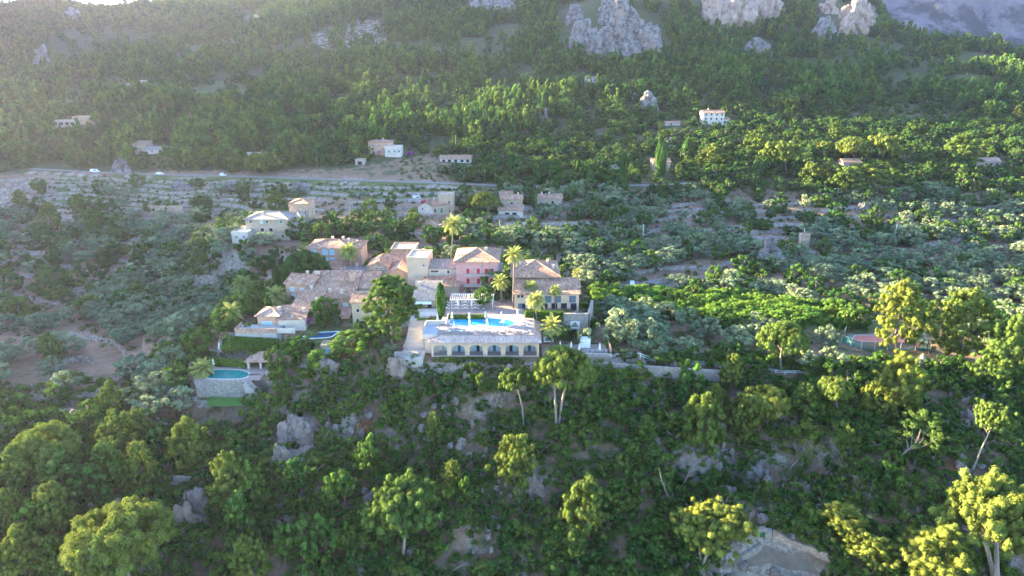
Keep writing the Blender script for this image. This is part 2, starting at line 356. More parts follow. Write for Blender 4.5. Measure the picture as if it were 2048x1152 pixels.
tiny = n.noise(5.0, 5, rough=.75); soil = n.mix(n.ramp(tiny, [(.42, (0, 0, 0)), (.6, (.6, .6, .6))]), soil, (.12, .10, .06)); a = n.mix(gate(sp.outputs[0], mid), soil, n.ramp(fine, [(.3, (.045, .065, .022)), (.7, (.12, .12, .05))]))
a = n.mix(gate(sp.outputs[2], mid), a, grass)
rc = n.ramp(n.noise(.6, 9, rough=.78), [(.32, (.10, .07, .06)), (.5, (.30, .235, .20)), (.68, (.50, .43, .385))])
rc = n.mix(n.ramp(mid, [(.5, (0, 0, 0)), (.72, (.7, .7, .7))]), rc, (.42, .24, .15))
a = n.mix(gate(sp.outputs[1], n.noise(.16, 7)), a, rc)
geo = n.n('ShaderNodeNewGeometry'); sx = n.n('ShaderNodeSeparateXYZ'); n.link(geo.outputs['True Normal'], sx.inputs[0])
vor = n.n('ShaderNodeTexVoronoi'); vor.inputs['Scale'].default_value = 1.7; n.link(n.co.outputs['Object'], vor.inputs['Vector'])
sc_ = n.n('ShaderNodeSeparateColor'); n.link(vor.outputs['Color'], sc_.inputs[0])
wallc = n.ramp(sc_.outputs[0], [(0, (.22, .18, .15)), (1, (.46, .38, .32))])
a = n.mix(n.ramp(sx.outputs[2], [(.60, (1, 1, 1)), (.74, (0, 0, 0))]), a, wallc)
n.bump(n.noise(1.1, 8, rough=.7), .8, .9); M['ground'] = n.base(a)
idx = np.arange(NY * NX).reshape(NY, NX)
Q = np.stack([idx[:-1, :-1], idx[:-1, 1:], idx[1:, 1:], idx[1:, :-1]], -1).reshape(-1, 4)
me = npmesh('hillside', np.stack([X, Y, Z], -1).reshape(-1, 3), Q, [M['ground']], True, {'cover': ('FLOAT_COLOR', 'POINT', cov)})
o = bpy.data.objects.new('hillside', me); col.objects.link(o); tag(o, 'terraced mountain slope of red soil, scrub and pale rock', kind='structure')

# unseen ridge left of the view, crest shaped to cast shade over hotel and valley
S2 = np.array((math.sin(SUN_AZ), math.cos(SUN_AZ))); N2 = np.array((-S2[1] * -1, -S2[0]))  # N2 : away from the camera, across the light
N2 = np.array((math.cos(SUN_AZ), -math.sin(SUN_AZ)))
TANE = math.tan(SUN_EL)
# c across the light, A distance of the crest along the light, height that the shade reaches at a = 0
CREST = [(-400,500,-60),(20,520,-60),(58,540,-55),(75,545,-30),(96,550,-14),(118,555,-1),(130,560,0),(138,565,8),(150,580,14),(160,590,18),(174,602,14),(184,610,4),(198,620,-26),(224,640,-28),(240,680,-8),(258,700,0),(285,760,36),(330,820,42),(362,860,38),(376,900,8),(430,1000,3),(480,1080,8),(520,1150,16),(560,1250,45),(600,1350,85),(760,1550,130),(900,1650,140)]
cs = np.linspace(-400, 900, 260); A_ = np.interp(cs, [k[0] for k in CREST], [k[1] for k in CREST]); H_ = np.interp(cs, [k[0] for k in CREST], [k[2] for k in CREST])
H_ = H_ + A_ * TANE + (fbm(cs, cs * 0, 38, 4, 31) - .5) * 13
prof = [(-1.0, -0.02), (-.7, .25), (-.4, .62), (-.15, .92), (0, 1), (.25, .9), (.6, .6), (1.0, .3), (1.6, 0)]
V = []
for t, hfr in prof:
    for c, A1, H1 in zip(cs, A_, H_):
        a1 = A1 + t * 170; p = S2 * a1 + N2 * c; V.append((p[0], p[1], H1 * hfr + (0 if t == 0 else (vnoise(np.array([c / 30.]), np.array([t * 5.]), 5)[0] - .5) * 18) - (25 if hfr <= 0 else 0)))
ncs = len(cs); ii = np.arange(len(prof) * ncs).reshape(len(prof), ncs)
Q = np.stack([ii[:-1, :-1], ii[:-1, 1:], ii[1:, 1:], ii[1:, :-1]], -1).reshape(-1, 4)
n = NM('shade_ridge_woods', .95); M['woods'] = n.base(n.ramp(n.noise(.09, 7, rough=.7), [(.35, (.03, .05, .02)), (.6, (.09, .12, .05)), (.75, (.3, .26, .22))]))
me = npmesh('shade_ridge', np.array(V), Q, [M['woods']], True); o = bpy.data.objects.new('shade_ridge', me); col.objects.link(o); tag(o, kind='structure')

# far mountain wall, upper right
nx, nz = 260, 120; uu = np.linspace(0, 1, nx); ww = np.linspace(0, 1, nz); UU, WW = np.meshgrid(uu, ww)
fx = 900 + UU * 1900; fy = 2300 + WW * 700 - UU * 200; fz = 60 + WW ** .8 * 520
fz = fz + (fbm(fx, fy, 320, 6, 21) - .5) * 220 * (.2 + WW); fy = fy + (fbm(fx, fz, 180, 6, 8) - .5) * 190
ii = np.arange(nx * nz).reshape(nz, nx); Q = np.stack([ii[:-1, :-1], ii[:-1, 1:], ii[1:, 1:], ii[1:, :-1]], -1).reshape(-1, 4)
n = NM('far_limestone', .95); f1 = n.noise(.009, 9, rough=.68); sx = n.n('ShaderNodeSeparateXYZ'); n.link(n.co.outputs['Object'], sx.inputs[0])
hh = n.math('MULTIPLY', n.math('SUBTRACT', sx.outputs[2], 230.), .0011); f1 = n.math('ADD', f1, hh)
n.bump(n.noise(.02, 9, rough=.7), 30, 1.0)
M['farrock'] = n.base(n.ramp(f1, [(.47, (.03, .05, .045)), (.54, (.15, .145, .16)), (.72, (.25, .24, .25))]))
me = npmesh('far_mountain', np.stack([fx, fy, fz], -1).reshape(-1, 3), Q, [M['farrock']], True); o = bpy.data.objects.new('far_mountain', me); col.objects.link(o); tag(o, kind='structure')

M['greenlawn'] = plain('lawn_grass', (.07, .17, .03), .95, .2, .8)
# road
mb = MB(); pts = []
for a, b in zip(RP[:-1], RP[1:]):
    for t in np.linspace(0, 1, 12)[:-1]: pts.append(np.array(a) + (np.array(b) - np.array(a)) * t)
for k in range(len(pts) - 1):
    a, b = pts[k], pts[k + 1]; d = b - a; nrm = np.array((-d[1], d[0], 0)); nrm = nrm / np.linalg.norm(nrm) * 2.4
    mb.quad(a - nrm, b - nrm, b + nrm, a + nrm)
M['asphalt'] = plain('asphalt', (.22, .20, .19), .9, .15, .3)
tag(mb.build('road', M['asphalt']), kind='structure')
# ------------------------------------------------------------ foliage shapes
def rdirs(n, up=0.0):
    d = rng.normal(size=(n, 3)); d[:, 2] += up; return d / np.linalg.norm(d, axis=1)[:, None]
def ico(sub=1):
    import bmesh
    b = bmesh.new(); bmesh.ops.create_icosphere(b, subdivisions=sub, radius=1); v = np.array([x.co[:] for x in b.verts]); f = np.array([[x.index for x in q.verts] for q in b.faces]); b.free(); return v, f
IV, IF = ico(1)
def crown(name, lobes, nq, leaf, mat, up=.3, core=.7, spread=(.8, 1.12), aspect=.6, flat=.6, tv=.22):
    """lobes: (N,4) centre and radius. Leaf tufts on every lobe's shell round a darker core that blocks light."""
    L = np.asarray(lobes, float); N = len(L); nqs = np.maximum(6, (nq * (L[:, 3] / L[:, 3].mean()) ** 2)).astype(int)
    li = np.repeat(np.arange(N), nqs); n = len(li); d = rdirs(n, up)
    P = L[li, :3] + d * (L[li, 3] * rng.uniform(*spread, n))[:, None]
    nr = d + rng.normal(size=(n, 3)) * flat; nr /= np.linalg.norm(nr, axis=1)[:, None]
    t = np.cross(nr, rng.normal(size=(n, 3))); t /= np.linalg.norm(t, axis=1)[:, None]; b = np.cross(nr, t)
    s = (leaf * rng.uniform(.6, 1.35, n))[:, None]; t = t * s; b = b * s * aspect
    V = np.stack([P - t - b * .4, P - b, P + t - b * .2, P + b], 1).reshape(-1, 3); Fq = np.arange(n * 4).reshape(-1, 4)
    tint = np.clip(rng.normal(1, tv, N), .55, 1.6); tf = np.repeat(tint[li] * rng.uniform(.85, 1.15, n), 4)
    if core:
        cv = (IV[None] * (L[:, 3] * core)[:, None, None] + L[:, None, :3]).reshape(-1, 3)
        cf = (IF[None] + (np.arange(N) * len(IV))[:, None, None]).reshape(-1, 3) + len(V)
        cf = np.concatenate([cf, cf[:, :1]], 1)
        V2 = np.concatenate([V, cv]); tf = np.concatenate([tf, np.repeat(tint * .8, len(IV))])  # cores tinted darker: inner crown shade put into the colour
        me = bpy.data.meshes.new(name); loops = np.concatenate([Fq.ravel(), cf[:, :3].ravel()]); st = np.concatenate([np.arange(n) * 4, n * 4 + np.arange(len(cf)) * 3])
        me.vertices.add(len(V2)); me.vertices.foreach_set('co', V2.astype(np.float32).ravel()); me.loops.add(len(loops)); me.loops.foreach_set('vertex_index', loops.astype(np.int32))
        me.polygons.add(n + len(cf)); me.polygons.foreach_set('loop_start', st.astype(np.int32)); me.materials.append(mat); me.update(calc_edges=True)
    else:
        me = npmesh(name, V, Fq, [mat])
    a = me.attributes.new('tint', 'FLOAT', 'POINT'); a.data.foreach_set('value', tf.astype(np.float32))
    return me
def lobes_umbrella(n, r0=.17, squash=.62):
    L = []
    for k in range(n):
        ph = rng.uniform(0, 2 * math.pi); cz = rng.uniform(-.12, 1); rr = math.sqrt(max(0, 1 - max(cz, 0) ** 2)) * rng.uniform(.86, 1.04) * (1 + .10 * math.sin(3 * ph + 1) + .06 * math.sin(5 * ph))
        L.append((rr * math.cos(ph), rr * math.sin(ph), cz * squash, r0 * rng.uniform(.7, 1.3)))
    for k in range(n // 4):
        ph = rng.uniform(0, 2 * math.pi); rr = rng.uniform(.2, .8); L.append((rr * math.cos(ph), rr * math.sin(ph), rng.uniform(-.02, .25) * squash * 1.5, r0 * 1.1))
    return L
def lobes_ovoid(n, r0=.2, top=.75, irr=.22, tall=1.0):
    L = []; ph0 = rng.uniform(0, 6, 4)
    for k in range(n):
        ph = rng.uniform(0, 2 * math.pi); z = rng.uniform(-1, 1); prof = math.sqrt(max(0, 1 - abs(z) ** 2.4)) * (1 - (1 - top) * (z + 1) / 2)
        q = prof * (1 + irr * math.sin(2 * ph + ph0[0] + 2 * z) + irr * .7 * math.sin(3 * ph + ph0[1] - 3 * z)) * rng.uniform(.55, 1.0) ** .5
        L.append((q * math.cos(ph), q * math.sin(ph), z * tall, r0 * rng.uniform(.7, 1.35) * (1.1 - .3 * (z + 1) / 2)))
    return L
def lobes_branch(nb, per, r0, prof='ovo', flat=.55, gap=.0):
    """foliage pads at the ends of branches, so that the outline is ragged and gaps show"""
    L = []; ph0 = rng.uniform(0, 6)
    for k in range(nb):
        t = (k + .5) / nb; z = -1 + 2 * t; ph = k * 2.39996 + rng.normal() * .25
        if prof == 'ovo': q = (max(0, 1 - abs(z * .98 + .12) ** 2.2)) ** .5 * (1 - .28 * (z + 1) / 2)
        elif prof == 'cone': q = (1 - (z + 1) / 2) ** .75 * .98 + .04; q *= 1 if z > -.75 else .75
        else: z = .55 * t ** .6 if rng.random() < .8 else rng.uniform(-.12, .1); q = math.sqrt(max(.02, 1 - (max(z, 0) / .62) ** 2))
        q *= rng.uniform(.62, 1.06) * (1 + .16 * math.sin(2 * ph + ph0)); cl = (q * math.cos(ph), q * math.sin(ph), z + (-.05 if prof != 'umb' else 0)); s_ = rng.uniform(.8, 1.35)
        for j in range(per):
            e = rng.normal(size=3) * np.array([1, 1, flat]) * r0 * 1.0 * s_; b = rng.uniform(.0, .5) if j % 3 == 0 else 0
            L.append((cl[0] * (1 - b) + e[0], cl[1] * (1 - b) + e[1], cl[2] - b * .15 + e[2], r0 * rng.uniform(.6, 1.1)))
    return L
def lobes_tiers(n, r0=.18):           # pine with layered shelves of foliage and gaps between
    L = []
    for k in range(n):
        tier = rng.integers(0, 5); z = -.85 + tier * .42 + rng.normal() * .06; rad = [.75, 1.0, .95, .75, .42][tier]
        ph = rng.uniform(0, 2 * math.pi) + tier; q = rad * rng.uniform(.25, 1) ** .6 * (1 + .25 * math.sin(2 * ph + tier * 2.1))
        L.append((q * math.cos(ph), q * math.sin(ph), z - .10 * q, r0 * rng.uniform(.7, 1.3)))
    return L
CM = {}
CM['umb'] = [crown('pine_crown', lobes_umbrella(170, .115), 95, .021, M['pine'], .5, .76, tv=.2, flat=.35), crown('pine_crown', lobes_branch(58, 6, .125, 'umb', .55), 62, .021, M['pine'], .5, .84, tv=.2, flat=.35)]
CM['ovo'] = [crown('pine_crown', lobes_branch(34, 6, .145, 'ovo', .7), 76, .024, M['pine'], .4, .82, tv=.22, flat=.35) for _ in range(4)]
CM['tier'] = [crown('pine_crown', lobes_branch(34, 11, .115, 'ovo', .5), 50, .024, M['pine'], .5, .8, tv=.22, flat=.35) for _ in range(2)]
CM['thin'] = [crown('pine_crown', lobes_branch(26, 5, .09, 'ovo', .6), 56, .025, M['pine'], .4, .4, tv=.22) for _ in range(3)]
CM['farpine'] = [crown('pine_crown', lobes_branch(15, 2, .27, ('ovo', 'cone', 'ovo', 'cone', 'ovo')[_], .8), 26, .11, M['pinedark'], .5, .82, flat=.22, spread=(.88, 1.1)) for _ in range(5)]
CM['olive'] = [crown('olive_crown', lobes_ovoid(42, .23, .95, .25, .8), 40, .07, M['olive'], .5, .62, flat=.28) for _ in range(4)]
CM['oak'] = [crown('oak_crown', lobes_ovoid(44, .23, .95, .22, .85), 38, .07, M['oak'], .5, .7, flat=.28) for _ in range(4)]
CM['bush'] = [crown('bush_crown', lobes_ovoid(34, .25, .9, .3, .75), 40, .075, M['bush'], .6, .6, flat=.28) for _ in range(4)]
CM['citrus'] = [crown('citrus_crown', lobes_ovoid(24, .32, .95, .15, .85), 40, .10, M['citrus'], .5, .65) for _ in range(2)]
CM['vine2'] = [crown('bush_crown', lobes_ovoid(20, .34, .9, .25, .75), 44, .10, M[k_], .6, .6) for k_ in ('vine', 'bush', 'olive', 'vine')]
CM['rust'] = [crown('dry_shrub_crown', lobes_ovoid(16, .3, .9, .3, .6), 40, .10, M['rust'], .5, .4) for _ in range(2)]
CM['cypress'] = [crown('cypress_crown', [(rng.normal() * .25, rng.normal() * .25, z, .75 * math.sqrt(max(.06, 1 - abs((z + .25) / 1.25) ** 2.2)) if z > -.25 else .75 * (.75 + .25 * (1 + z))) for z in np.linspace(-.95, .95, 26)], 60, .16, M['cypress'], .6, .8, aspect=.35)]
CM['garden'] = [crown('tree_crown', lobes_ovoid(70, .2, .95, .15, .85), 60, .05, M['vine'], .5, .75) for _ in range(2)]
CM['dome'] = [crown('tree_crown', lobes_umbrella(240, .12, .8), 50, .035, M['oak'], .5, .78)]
def trunk_mesh(kind):
    mb = MB(); k = 5
    if kind == 'olive':
        mb.tube([(0, 0, -.3), (.04, 0, .22), (-.03, .03, .45), (.1, .05, .7)], [.09, .07, .06, .03], 6)
        mb.tube([(-.03, .03, .4), (-.2, .1, .6), (-.3, .12, .75)], [.05, .035, .02], 5); mb.tube([(0, 0, .4), (.15, -.12, .62), (.26, -.2, .75)], [.045, .03, .02], 5)
    else:
        mb.tube([(0, 0, -.3), (.01, .01, .3), (0, -.01, .6), (.02, 0, .95)], [.035, .028, .022, .006], 6)
        for q in range(6):
            an = q * 2.1; z0 = .38 + q * .07; mb.tube([(0, 0, z0), (math.cos(an) * .12, math.sin(an) * .12, z0 + .06), (math.cos(an) * .24, math.sin(an) * .24, z0 + .1)], [.012, .008, .004], 4)
    me = mb.build('tmp', M['bark'], smooth=True); d = me.data; bpy.data.objects.remove(me); return d
TM = {'olive': trunk_mesh('olive'), 'tree': trunk_mesh('tree')}
TREES = []     # (root, kind, u, v) for labels
def mesh_obj(name, me, parent=None, loc=(0, 0, 0), sc=(1, 1, 1), rz=0):
    o = bpy.data.objects.new(name, me); col.objects.link(o); o.location = loc; o.scale = sc; o.rotation_euler = (0, 0, rz)
    if parent: o.parent = parent
    return o
def simple_tree(name, cat, ck, var, p, width, height, rz, group, low=.0):
    """crown of the given width and height on a short trunk; crown bottom at low * height"""
    r = empty(name, (p[0], p[1], p[2]), rz, cat=cat, group=group)
    ch = height * (1 - low); mesh_obj('crown', CM[ck][var % len(CM[ck])], r, (0, 0, low * height + ch / 2), (width / 2, width / 2, ch / 2 / .95))
    mesh_obj('trunk', TM['olive' if ck in ('olive', 'oak', 'bush', 'citrus', 'vine2') else 'tree'], r, (0, 0, 0), (width * (.5 if ck in ('olive', 'oak', 'bush', 'citrus', 'vine2') else 1.1), width * (.5 if ck in ('olive', 'oak', 'bush', 'citrus', 'vine2') else 1.1), height * .9))
    return r

# ------------------------------------------------------------ scatter
EXCL = []     # x, y, radius kept free of scattered plants (filled by what is built before)
def candidates(y0, y1, sp, jit=.45, amax=1.0):
    P = []; y = y0
    while y < y1:
        x0 = -amax * (y + 40); k = int(2 * amax * (y + 40) / sp); xs = x0 + (np.arange(k) + rng.uniform(-jit, jit, k)) * sp
        P.append(np.stack([xs, y + rng.uniform(-jit, jit, k) * sp], 1)); y += sp * .9
    return np.concatenate(P)
def clear_of(P, extra=0):
    ok = np.ones(len(P), bool)
    for (x, y, r) in EXCL: ok &= (P[:, 0] - x) ** 2 + (P[:, 1] - y) ** 2 > (r + extra) ** 2
    return ok
VIS_U, VIS_V = (-330, 2420), (-60, 1330)
def scatter(y0, y1, sp, dens, amax=1.0, ex=0, road=True, hp=0):
    P = candidates(y0, y1, sp, amax=amax); z = hgt(P[:, 0], P[:, 1]); u, v, d = proj(P[:, 0], P[:, 1], z)
    ok = (u > VIS_U[0]) & (u < VIS_U[1]) & (v > VIS_V[0]) & (v < VIS_V[1]); P, z, u, v = P[ok], z[ok], u[ok], v[ok]
    pr = dens(u, v, P[:, 0], P[:, 1]); ok = rng.uniform(0, 1, len(P)) < pr; ok &= clear_of(P, ex)
    if road: ok &= polydist(P[:, 0], P[:, 1], RP)[0] > 5.5
    # drop plants behind a crest: sample the sight line
    P, z, u, v = P[ok], z[ok], u[ok], v[ok]; hid = np.zeros(len(P), bool)
    for t in np.linspace(.3, .985, 60):
        zz = CAMZ + (z + 9 - CAMZ) * t; hid |= hgt(P[:, 0] * t, P[:, 1] * t) > zz
    if hp:
        ut, vt, _ = proj(P[:, 0], P[:, 1], z + hp)
        for (u0, u1, vm, yh) in SIGHT: hid |= (ut > u0) & (ut < u1) & (vt < vm) & (P[:, 1] < yh) & (v > vm - 2) & (P[:, 1] > yh - 130)
    ok = ~hid; return np.column_stack([P[ok], z[ok], u[ok], v[ok]])
def zone(u, v, *polys):
    m = np.zeros(len(u), bool)
    for p in polys: m |= inpoly(u, v, p)
    return m
def gn_scatter(name, label, pts, variants, tk, matname, w, h, low, wv=.34):
    """one mass of far plants: crowns and trunks set on the vertices of a point mesh"""
    n = len(pts)
    me = bpy.data.meshes.new(name); me.vertices.add(n); me.vertices.foreach_set('co', np.ascontiguousarray(pts[:, :3], np.float32).ravel())
    big = .62 + .76 * fbm(pts[:, 0], pts[:, 1], 45, 3, 12); ww = w * rng.uniform(1 - wv, 1 + wv, n) * big; hh = h * rng.uniform(1 - wv, 1 + wv, n) * big
    for an, arr in (('w', ww), ('h', hh), ('rot', rng.uniform(0, 6.28, n)), ('pick', rng.integers(0, len(variants), n).astype(float))):
        a = me.attributes.new(an, 'FLOAT', 'POINT'); a.data.foreach_set('value', arr.astype(np.float32))
    o = bpy.data.objects.new(name, me); col.objects.link(o); tag(o, label, kind='stuff')
    g = bpy.data.node_groups.new(name, 'GeometryNodeTree'); g.interface.new_socket('Geometry', in_out='INPUT', socket_type='NodeSocketGeometry'); g.interface.new_socket('Geometry', in_out='OUTPUT', socket_type='NodeSocketGeometry')
    N = g.nodes.new; Lk = g.links.new; gi = N('NodeGroupInput'); go = N('NodeGroupOutput'); jn = N('GeometryNodeJoinGeometry')
    def attr(nm):
        a = N('GeometryNodeInputNamedAttribute'); a.data_type = 'FLOAT'; a.inputs[0].default_value = nm; return a.outputs[0]
    def m2(op, a, b):
        q = N('ShaderNodeMath'); q.operation = op
        for i, x in enumerate((a, b)):
            if isinstance(x, (int, float)): q.inputs[i].default_value = x
            else: Lk(x, q.inputs[i])
        return q.outputs[0]
    W_, H_, Ro, Pk = attr('w'), attr('h'), attr('rot'), attr('pick')
    rot = N('ShaderNodeCombineXYZ'); Lk(Ro, rot.inputs[2])
    sc = N('ShaderNodeCombineXYZ'); half = m2('MULTIPLY', W_, .5); Lk(half, sc.inputs[0]); Lk(half, sc.inputs[1]); Lk(m2('MULTIPLY', H_, (1 - low) / 2 / .95), sc.inputs[2])
    off = N('ShaderNodeCombineXYZ'); Lk(m2('MULTIPLY', H_, low + (1 - low) / 2), off.inputs[2])
    sp = N('GeometryNodeSetPosition'); Lk(gi.outputs[0], sp.inputs[0]); Lk(off.outputs[0], sp.inputs['Offset'])
    for i, vo in enumerate(variants):
        oi = N('GeometryNodeObjectInfo'); oi.inputs[0].default_value = vo; ip = N('GeometryNodeInstanceOnPoints'); Lk(sp.outputs[0], ip.inputs[0]); Lk(oi.outputs['Geometry'], ip.inputs['Instance'])
        cmp_ = N('FunctionNodeCompare'); cmp_.data_type = 'FLOAT'; cmp_.operation = 'LESS_THAN'; cmp_.inputs[1].default_value = .5; Lk(m2('ABSOLUTE', m2('SUBTRACT', Pk, float(i)), 0), cmp_.inputs[0])
        Lk(cmp_.outputs[0], ip.inputs['Selection']); Lk(rot.outputs[0], ip.inputs['Rotation']); Lk(sc.outputs[0], ip.inputs['Scale']); Lk(ip.outputs[0], jn.inputs[0])
    if tk:
        oi = N('GeometryNodeObjectInfo'); oi.inputs[0].default_value = tk; ip = N('GeometryNodeInstanceOnPoints'); Lk(gi.outputs[0], ip.inputs[0]); Lk(oi.outputs['Geometry'], ip.inputs['Instance'])
        s2 = N('ShaderNodeCombineXYZ'); ws = m2('MULTIPLY', W_, 1.0); Lk(ws, s2.inputs[0]); Lk(ws, s2.inputs[1]); Lk(m2('MULTIPLY', H_, .9), s2.inputs[2]); Lk(s2.outputs[0], ip.inputs['Scale']); Lk(rot.outputs[0], ip.inputs['Rotation']); Lk(ip.outputs[0], jn.inputs[0])
    Lk(jn.outputs[0], go.inputs[0]); md = o.modifiers.new('scatter', 'NODES'); md.node_group = g
    return o
def plant_kind(name, cat, ck, pts, w, h, low, group, stuffname, stufflabel, cap=290, wv=.3, tagk=None):
    """the `cap` plants that show largest become things of their own, the rest one mass"""
    d = pts[:, 1] - pts[:, 2] * .3 + 9999 * ((pts[:, 3] < -20) | (pts[:, 3] > 2068) | (pts[:, 4] > 1175) | (pts[:, 4] < 0)); order = np.argsort(d); cap = min(cap, int((d < 5000).sum())); near = order[:cap]; rest = order[cap:]; protos = []
    for i in near:
        r = simple_tree(name, cat, ck, int(rng.integers(0, 9)), pts[i, :3], w * rng.uniform(1 - wv, 1 + wv), h * rng.uniform(1 - wv * .8, 1 + wv * .8), rng.uniform(0, 6.28), group, low)
        TREES.append((r, cat, ck, pts[i, 3], pts[i, 4]))
    used = {}
    for c in (x for r in TREES[-len(near):] for x in r[0].children):
        used.setdefault(c.data.name, c)
    vs = [c for k, c in used.items() if c.name.startswith('crown')]; tk = [c for k, c in used.items() if c.name.startswith('trunk')]
    if len(rest): gn_scatter(stuffname, stufflabel, pts[rest], vs, tk[0] if tk else None, None, w, h, low)
# ------------------------------------------------------------ buildings
LM = []      # landmarks for naming plants: (phrase, u, v)
SIGHT = []     # far houses keep an open view over the trees below them
def roof_mesh(kind, w, d, h, rise, over=.5, th=.18):
    mb = MB(); x0, x1, y0, y1 = -w / 2 - over, w / 2 + over, -over, d + over; ym = d / 2
    def slab(*p):
        mb.quad(*p); q = [(a, b, c - th) for a, b, c in p]; mb.quad(*q[::-1])
        for i in range(len(p)): j = (i + 1) % len(p); mb.quad(p[i], q[i], q[j], p[j])
    s = rise / (d / 2) if kind in ('gable', 'hip') else 0
    if kind == 'gable':
        e = h - s * over; slab((x0, y0, e), (x1, y0, e), (x1, ym, h + rise), (x0, ym, h + rise)); slab((x0, ym, h + rise), (x1, ym, h + rise), (x1, y1, e), (x0, y1, e))
        mb.tube([(x0, ym, h + rise + .04), (x1, ym, h + rise + .04)], [.16, .16], 6)
    elif kind == 'gabley':
        s = rise / (w / 2); e = h - s * over; slab((x0, y0, e), (0, y0, h + rise), (0, y1, h + rise), (x0, y1, e)); slab((0, y0, h + rise), (x1, y0, e), (x1, y1, e), (0, y1, h + rise))
        mb.tube([(0, y0, h + rise + .04), (0, y1, h + rise + .04)], [.16, .16], 6)
    elif kind == 'hip':
        e = h - s * over * .6; m = min(w, d) / 2 * .95; a = (x0 + m + over, ym, h + rise); b = (x1 - m - over, ym, h + rise)
        if w < d: a = b = (0, ym, h + rise)
        slab((x0, y0, e), (x1, y0, e), b, a); slab((x1, y1, e), (x0, y1, e), a, b); slab((x0, y1, e), (x0, y0, e), a); slab((x1, y0, e), (x1, y1, e), b)
        for p, q in (((x0, y0, e), a), ((x0, y1, e), a), ((x1, y0, e), b), ((x1, y1, e), b), (a, b)):
            if p != q: mb.tube([(p[0], p[1], p[2] + .05), (q[0], q[1], q[2] + .05)], [.15, .15], 6)
    elif kind == 'shed':
        s = rise / d; slab((x0, y0, h - s * over), (x1, y0, h - s * over), (x1, y1, h + rise + s * over), (x0, y1, h + rise + s * over))
    elif kind == 'flat':
        for (a0, a1, b0, b1) in ((-w/2-.05, w/2+.05, -.05, .25), (-w/2-.05, w/2+.05, d-.25, d+.05), (-w/2-.05, -w/2+.25, .25, d-.25), (w/2-.25, w/2+.05, .25, d-.25)): mb.box(a0, a1, b0, b1, h, h + .45)
        mb.box(-w/2 + .25, w/2 - .25, .25, d - .25, h - .05, h + .08)
    return mb
def wall_mesh(kind, w, d, h, rise, found=4.0):
    mb = MB(); x = w / 2; t = h - .04
    mb.quad((-x, 0, -found), (x, 0, -found), (x, 0, t), (-x, 0, t)); mb.quad((x, 0, -found), (x, d, -found), (x, d, t), (x, 0, t))
    mb.quad((x, d, -found), (-x, d, -found), (-x, d, t), (x, d, t)); mb.quad((-x, d, -found), (-x, 0, -found), (-x, 0, t), (-x, d, t)); mb.quad((-x, 0, t), (x, 0, t), (x, d, t), (-x, d, t))
    r = rise - .12
    if kind == 'gable':
        for s in (-x, x): mb.quad((s, 0, t), (s, d, t), (s, d / 2, h + r))
    if kind == 'gabley':
        for s in (0, d): mb.quad((-x, s, t), (x, s, t), (0, s, h + r))
    if kind == 'shed':
        for s in (-x, x): mb.quad((s, 0, t), (s, d, t), (s, d, h + r))
        mb.quad((-x, d, t), (x, d, t), (x, d, h + r), (-x, d, h + r))
    return mb
STY = {'blue': ('blue', 2), 'red': ('red', 2), 'green': ('greenpaint', 2), 'dark': ('dark', 0), 'glass': ('glass', 1), 'open': ('dark', 0), 'brown': ('darkwood', 2)}  # dark panes also stand for the shade inside open doorways, porches and verandahs
def add_window(parent, face, t, zc, ww, wh, style, w, d, loc, rz, frame='white'):
    fm, sm = MB(), MB(); mat, mode = STY[style]; e = .07
    def bx(m, a0, a1, z0, z1, p0, p1):
        if face == 'f': m.box(-w/2 + t*w + a0, -w/2 + t*w + a1, -p1, -p0, z0, z1)
        elif face == 'l': m.box(-w/2 - p1, -w/2 - p0, t*d + a0, t*d + a1, z0, z1)
        else: m.box(w/2 + p0, w/2 + p1, t*d + a0, t*d + a1, z0, z1)
    a, z0, z1 = ww / 2, zc - wh / 2, zc + wh / 2
    bx(fm, -a - e, -a, z0, z1, -.06, .07); bx(fm, a, a + e, z0, z1, -.06, .07); bx(fm, -a - e, a + e, z1, z1 + e, -.06, .08); bx(fm, -a - e - .06, a + e + .06, z0 - e, z0, -.06, .14)
    if mode == 1:
        bx(fm, -.03, .03, z0, z1, .03, .06); bx(fm, -a, -.03, zc, zc + .06, .03, .058); bx(fm, .03, a, zc, zc + .06, .03, .058)
    f = fm.build('window', M[frame], parent, loc=loc, rz=rz)
    if mode == 2:
        for s0, s1 in ((-a, -.02), (.02, a)):
            s_ = MB(); bx(s_, s0, s1, z0, z1, .0, .05); k = 5
            for q in range(k): zz = z0 + (q + .5) * wh / k; bx(s_, s0 + .05, s1 - .05, zz - .04, zz + .04, .05, .065)
            s_.build('shutter', M[mat], f)
    else:
        bx(sm, -a, a, z0, z1, -.02, .02); sm.build('pane', M[mat], f)
